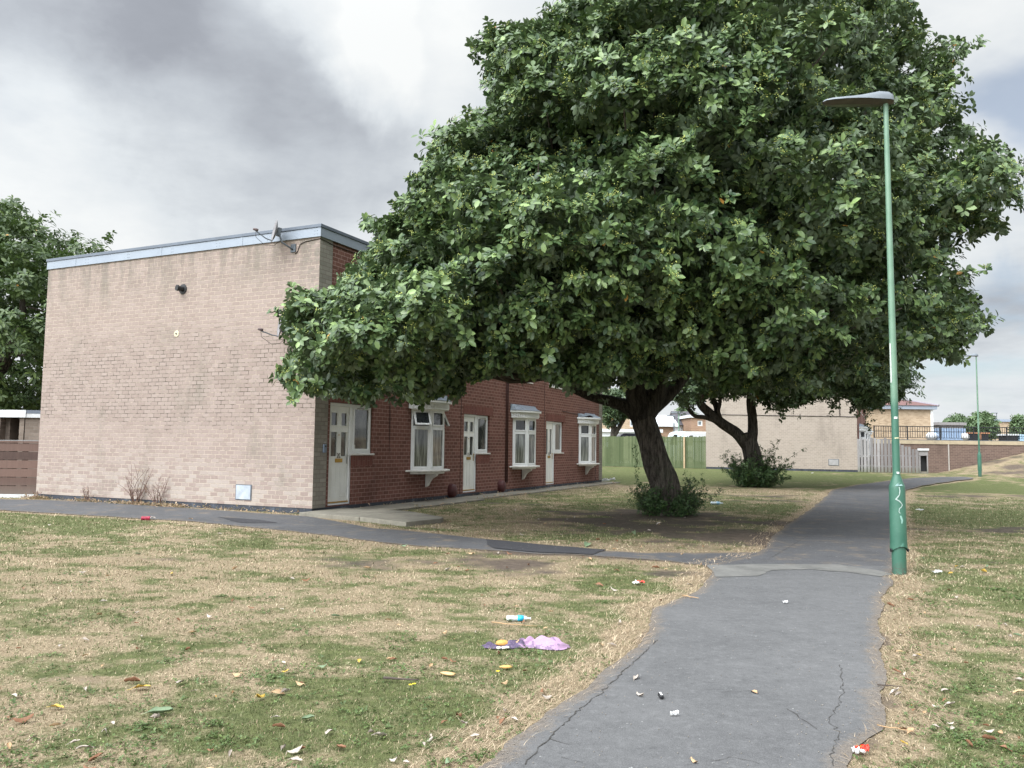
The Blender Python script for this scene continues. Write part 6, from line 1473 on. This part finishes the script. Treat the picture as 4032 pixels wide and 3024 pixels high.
# purple cloth
def cloth():
    c = G(1135, 1397); g = random.Random(8); nx, ny = 70, 30; v = []; f = []; W_, D_ = .40, .13
    for i in range(nx + 1):
        for j in range(ny + 1):
            t = i / nx * 2 - 1; s = j / ny * 2 - 1
            ow = (.55 + .45 * sstep(t, -.3, .5)) * (1 - abs(t) ** 5 * .6); x = W_ * t + .02 * math.sin(5 * s + t * 3); y = D_ * s * float(ow) + .03 * math.sin(4 * t + 1)
            h = (1 - abs(s) ** 2.2) * (1 - abs(t) ** 6) * (.030 + .045 * float(sstep(t, -.35, .4)))
            fold = .030 * math.sin(7 * t + 5 * s + 1.5 * math.sin(5 * s)) + .022 * math.sin(15 * t - 7 * s + 2 * math.sin(6 * t)) + .030 * (float(fbm(t * 3 + 9, s * 1.6, .5, 3, 4)) - .5) * 2
            z = .012 + max(0, h + fold * (1 - abs(s) ** 3) * (1 - abs(t) ** 8)); v.append((x, y, z))
    for i in range(nx):
        for j in range(ny): k = i * (ny + 1) + j; f.append((k, k + ny + 1, k + ny + 2, k + 1))
    m, T = mat_new('pink_and_grey_fleece'); tc = T.node('ShaderNodeTexCoord'); O = tc.outputs['Object']; sp = T.node('ShaderNodeSeparateXYZ', {0: O})
    a = T.noise(O, 8, 4, .6, .5); fz = T.noise(O, 90, 4, .7); q = T.math('ADD', T.math('MULTIPLY', sp.outputs[0], 1.2), a)
    cc = T.mix(T.ss(q, .38, .50), (.095, .075, .125), (.36, .235, .35)); cc = T.mix(T.math('MULTIPLY', T.ss(fz, .5, .7), .4), cc, (.47, .34, .46)); cc = T.mix(T.math('MULTIPLY', T.ss(T.noise(O, 13, 3, .6), .56, .60), .7), cc, (.16, .12, .19))  # last mix: dark noise patches imitate shaded folds in the colour
    finish(T, cc, .95, fz, .6, .01, spec=.1)
    o = MB().add(v, f).build('crumpled_cloth', m, smooth=True); o.location = c; o.rotation_euler.z = .05; o.scale = (.86, 1.05, .62); tag(o, 'crumpled pink and dark purple fleece cloth lying on the lawn', 'cloth')
    sm = o.modifiers.new('soft', 'SUBSURF'); sm.levels = 1; sm.render_levels = 1
cloth()
def lump(name, x, y, sx, sy, sz, mat, label, cat, seed, rot=0.0, lift=.01, parent=None):
    g = random.Random(seed); n, m = 7, 12; v = []; f = []
    for i in range(n + 1):
        q = math.pi * i / n
        for k in range(m): t = 2 * math.pi * k / m; r_ = g.uniform(.78, 1.18); v.append((sx * math.sin(q) * math.cos(t) * r_, sy * math.sin(q) * math.sin(t) * r_, sz * (1 + math.cos(q) * g.uniform(.85, 1.1))))
    for i in range(n):
        for k in range(m): f.append((i * m + k, i * m + (k + 1) % m, (i + 1) * m + (k + 1) % m, (i + 1) * m + k))
    p = G(x, y); o = MB().add(v, f).build(name, mat, smooth=True); o.location = (p.x, p.y, p.z + lift); o.rotation_euler.z = rot; tag(o, label, cat); return o
lump('banana_skin', 1085, 1399, .055, .03, .025, plain('orange_brown_skin', (.55, .30, .08), .6, .25, 12), 'orange-brown peel lying against the left end of the purple cloth', 'peel', 3)
lump('banana_skin', 1093, 1449 - 2, .05, .02, .012, plain('mustard_skin', (.58, .36, .12), .6, .2, 12), 'mustard-coloured peel on the lawn below the purple cloth', 'peel', 4, .3)
lump('banana_skin', 968, 1462, .06, .02, .012, plain('tan_skin', (.55, .36, .17), .6, .2, 12), 'long tan peel on the lawn left of the mustard-coloured peel', 'peel', 6, -.35)
for i, (x, y) in enumerate([(1077, 1405), (1088, 1405), (1095, 1404)]): lump('tissue_scrap', x, y, .02, .014, .01, plain('white_tissue', (.78, .75, .70), .9, .05), ['leftmost white scrap under the orange-brown peel', 'middle white scrap under the orange-brown peel', 'right white scrap under the orange-brown peel'][i], 'scrap', 30 + i)
def bottle(x, y, L, rad, rot, label, band, body, cap_m):
    p = G(x, y); r = empty('plastic_bottle', (p.x, p.y, p.z + rad * .75 + .006), rot); tag(r, label, 'bottle', 'empty plastic bottles on the grass')
    prof = [(-.5, .3), (-.49, .85), (-.42, 1), (-.3, .9), (-.22, 1.02), (-.12, .88), (0, 1), (.12, .9), (.22, 1), (.32, .8), (.40, .45), (.44, .35), (.5, .33)]
    def fl(t, th): return 1 - .16 * max(0, math.sin(th)) + .05 * math.sin(3 * th + 9 * t)
    MB().tube([(q * L, 0, 0) for q, _ in prof], [rad * w for _, w in prof], 14, fl=fl).build('bottle_body', body, r, smooth=True)
    MB().tube([(-.02 * L if band[1] else .05 * L, 0, 0), (.24 * L, 0, 0)], rad * 1.06, 14, fl=fl).build('label_band', band[0], r, smooth=True)
    MB().tube([(.5 * L, 0, 0), (.55 * L, 0, 0)], rad * .42, 10).build('bottle_cap', cap_m, r)
def clear_plastic(name, c):
    m, T = mat_new(name); p = T.node('ShaderNodeBsdfPrincipled', {'Base Color': (*c, 1), 'Roughness': .12, 'Transmission Weight': .45, 'IOR': 1.35}); T.node('ShaderNodeOutputMaterial', {0: p.outputs[0]}); return m
M_CLR = clear_plastic('clear_plastic', (.80, .84, .84)); M_BLU = plain('bright_blue_label', (.02, .36, .55), .4, .1)
bottle(1119, 1342, .215, .027, .03, 'crushed clear plastic bottle with a bright blue label band above the purple cloth', (M_BLU, True), M_CLR, M_CLR)
bottle(1548, 1090, .34, .045, .05, 'pale blue plastic bottle on the grass between the two trunks', (plain('pale_blue_label', (.30, .50, .66), .4, .1), True), plain('milky_plastic', (.6, .68, .72), .3, .05), M_CLR)
p = G(315, 1124); r = empty('drinks_can', (p.x, p.y, p.z + .04), .1); tag(r, 'crushed dark red drinks can on the lawn edge before the dead weeds', 'can')
MB().tube([(-.09, 0, 0), (-.08, 0, 0), (-.03, 0, 0), (.03, 0, .0), (.08, 0, 0), (.09, 0, 0)], [.03, .04, .034, .042, .04, .03], 14, jitter=.12).build('can_body', plain('dark_red_print', (.30, .02, .05), .35, .2, 30), r); MB().tube([(.0905, 0, 0), (.10, 0, 0)], [.031, .028], 14).build('can_end', M_STEEL, r)
# vape on the path, wrappers, twigs
p = G(1427.5, 1512); r = empty('metal_capsule', (p.x, p.y, p.z + .026), math.pi / 2 + .05); tag(r, 'small black and silver capsule lying on the foreground path', 'capsule')
MB().tube([(-.030, 0, 0), (-.026, 0, 0), (.026, 0, 0), (.030, 0, 0)], [.010, .014, .014, .010], 14).build('case', M_BLACK, r, smooth=True); MB().obox((0, 0, .0), (1, 0, 0), (0, 1, 0), -.027, .027, -.0055, .0055, .0125, .0152).build('bright_strip', M_UPVC, r)
def wrapper(name, x, y, w, h, mats, label, seed, rot, cat='wrapper'):
    g = random.Random(seed); v = []; f = []; mi = []; n = 8
    for i in range(n + 1):
        for j in range(n + 1): v.append((w * (i / n - .5) + g.gauss(0, w * .02), h * (j / n - .5) + g.gauss(0, h * .03), .006 + abs(g.gauss(0, w * .08)) + .02 * math.sin(i * 1.3 + j) ** 2))
    for i in range(n):
        for j in range(n): k = i * (n + 1) + j; f.append((k, k + n + 1, k + n + 2, k + 1)); mi.append(0 if (i + j * .5 + g.random()) < n * .62 else len(mats) - 1)
    p = G(x, y); b = MB(); b.add(v, f); b.m = mi; o = b.build(name, list(mats), smooth=False); o.location = (p.x, p.y, p.z + .012); o.rotation_euler = (0, -.1, rot); tag(o, label, cat); sm = o.modifiers.new('t', 'SOLIDIFY'); sm.thickness = .001; return o
M_REDW = plain('red_foil', (.62, .05, .03), .35, .2, 20); M_ORW = plain('orange_foil', (.75, .25, .03), .35, .2, 20); M_WHW = plain('white_foil', (.58, .58, .58), .4, .08, 20)
wrapper('sweet_wrapper', 1860, 1632, .075, .05, (M_WHW, M_REDW), 'red, orange and white sweet wrapper at the bottom edge of the path', 3, .3); wrapper('sweet_wrapper', 1866, 1628, .06, .02, (M_ORW, M_REDW), 'orange corner of foil behind the sweet wrapper at the bottom of the path', 5, .1)
wrapper('crumpled_wrapper', 1380, 1264, .13, .07, (M_WHW, M_REDW), 'white and red crumpled wrapper on the grass near the path bend', 6, .1); wrapper('paper_scrap', 1697, 1306, .045, .03, (M_WHW,), 'white paper scrap on the foreground path', 7, .0)
wrapper('paper_scrap', 1458, 1551, .05, .016, (M_WHW,), 'pointed white scrap on the foreground path below the capsule', 8, .1); wrapper('paper_scrap', 1312, 1040, .7, .10, (M_WHW,), 'long white strip of board on the far lawn by the terrace end', 9, .0)
for x, y, l in ((1983, 1103, 'left of two white scraps on the green strip right of the tall lamp'), (1991, 1104, 'right of two white scraps on the green strip right of the tall lamp'), (2025, 1240, 'pale scrap of paper in the straw right of the tall lamp'), (1755, 1023, 'white scrap on the far green lawn before the second block')):
    wrapper('paper_scrap', x, y, .11, .06, (M_WHW,), l, int(x), .2)
def stick(x0, y0, x1, y1, rad, label, mat=None, bend=.02):
    a, b_ = G(x0, y0), G(x1, y1); b = MB(); P = [Vector(q) - a + Vector((0, 0, .02 + rad)) for q in limb_pts(a, b_, .0, 6, .25, int(x0))]; b.tube(P, [rad * (1 - .1 * k) for k in range(7)], 7)
    o = b.build('fallen_twig', mat or M_TWIG, smooth=True); o.location = a; tag(o, label, 'twig', 'twigs on the grass')
stick(828, 1474, 905, 1478, .010, 'thick grey twig on the near lawn'); stick(1062, 1350, 1160, 1359, .006, 'long thin straw-coloured twig between the bottle and the purple cloth', M_CRISP)
stick(1845 + 50, 1575, 1995 - 20, 1590, .004, 'pale twig lying across the right path edge', M_CRISP); stick(1860 + 35, 1487, 1950, 1492, .006, 'short dark twig at the right path edge'); stick(1475, 1292, 1510, 1298, .008, 'short pale stick at the grass corner by the path bend', M_CRISP)
# clover and weed patches in the lawn
C = []; Ax = []; Sz = []
for _ in range(210):
    x, y = (random.uniform(-60, 1350), random.uniform(1240, 1680)) if random.random() < .7 else (random.uniform(1930, 2260), random.uniform(1260, 1680))
    c = G(x, y); n = random.randint(12, 50); sp = random.uniform(.05, .22)
    for _ in range(n):
        p = c + Vector((random.gauss(0, sp), random.gauss(0, sp * .7), 0)); 
        C.append((p.x, p.y, random.uniform(.004, .018))); Ax.append((random.gauss(0, .35), random.gauss(0, .35), 1)); Sz.append(random.uniform(.010, .021))
C = np.array(C); Ax = np.array(Ax); Sz = np.array(Sz); k = ~on_path(C[:, 0], C[:, 1])
o = rosettes('lawn_weeds', C[k], Ax[k], Sz[k], 4, leaf_material('clover', (.050, .085, .024), (.12, .165, .050), (.10, .15, .06)), None, 88, spread=(55, 88), aspect=.8, droop=.1); tag(o, 'small clover and broad-leaved weeds in the lawn', kind='stuff')
# grit on the tarmac
n = 5200; ld = np.exp(rng.uniform(math.log(3.0), math.log(16), n)); th = rng.uniform(-8, 40, n) * math.pi / 180; x, y = ld * np.sin(th), ld * np.cos(th); k = on_path(x, y); x, y = x[k], y[k]
e = path_dist(x, y); k = rng.random(len(x)) < np.clip(.14 + np.exp(-e / .12) * .9, 0, 1); x, y = x[k], y[k]
o = berry_mesh('grit', np.stack([x, y, gz(x, y) + .013], 1), .0042, plain('grit_stone', (.21, .19, .165), .9, .4, 40), None, 66, per=1, spread_=.0); tag(o, 'fine grit and crumbs scattered on the tarmac', kind='stuff')
# yellow flowers
for i, (x, y, l) in enumerate([(885, 1493, 'left yellow flower of the pair on the near lawn'), (893, 1491, 'right yellow flower of the pair on the near lawn'), (1074, 1463, 'yellow flower on the lawn near the left path edge')]):
    p = G(x, y); r = empty('yellow_flower', (p.x, p.y, p.z)); tag(r, l, 'flower', 'yellow flowers in the grass'); MB().tube([(0, 0, 0), (.004, 0, .04)], .0015, 5).build('stem', M_LEAFB, r)
    vs = [(.004, 0, .043)]; fs = []
    for k in range(12): a = 6.283 * k / 12; vs.append((.004 + .014 * math.cos(a) * (1 if k % 2 else .7), .014 * math.sin(a) * (1 if k % 2 else .7), .041 + .004 * (k % 2)))
    fs = [(0, 1 + k, 1 + (k + 1) % 12) for k in range(12)]; MB().add(vs, fs).build('flower_head', plain('yellow_petals', (.75, .55, .03), .6, .1), r)
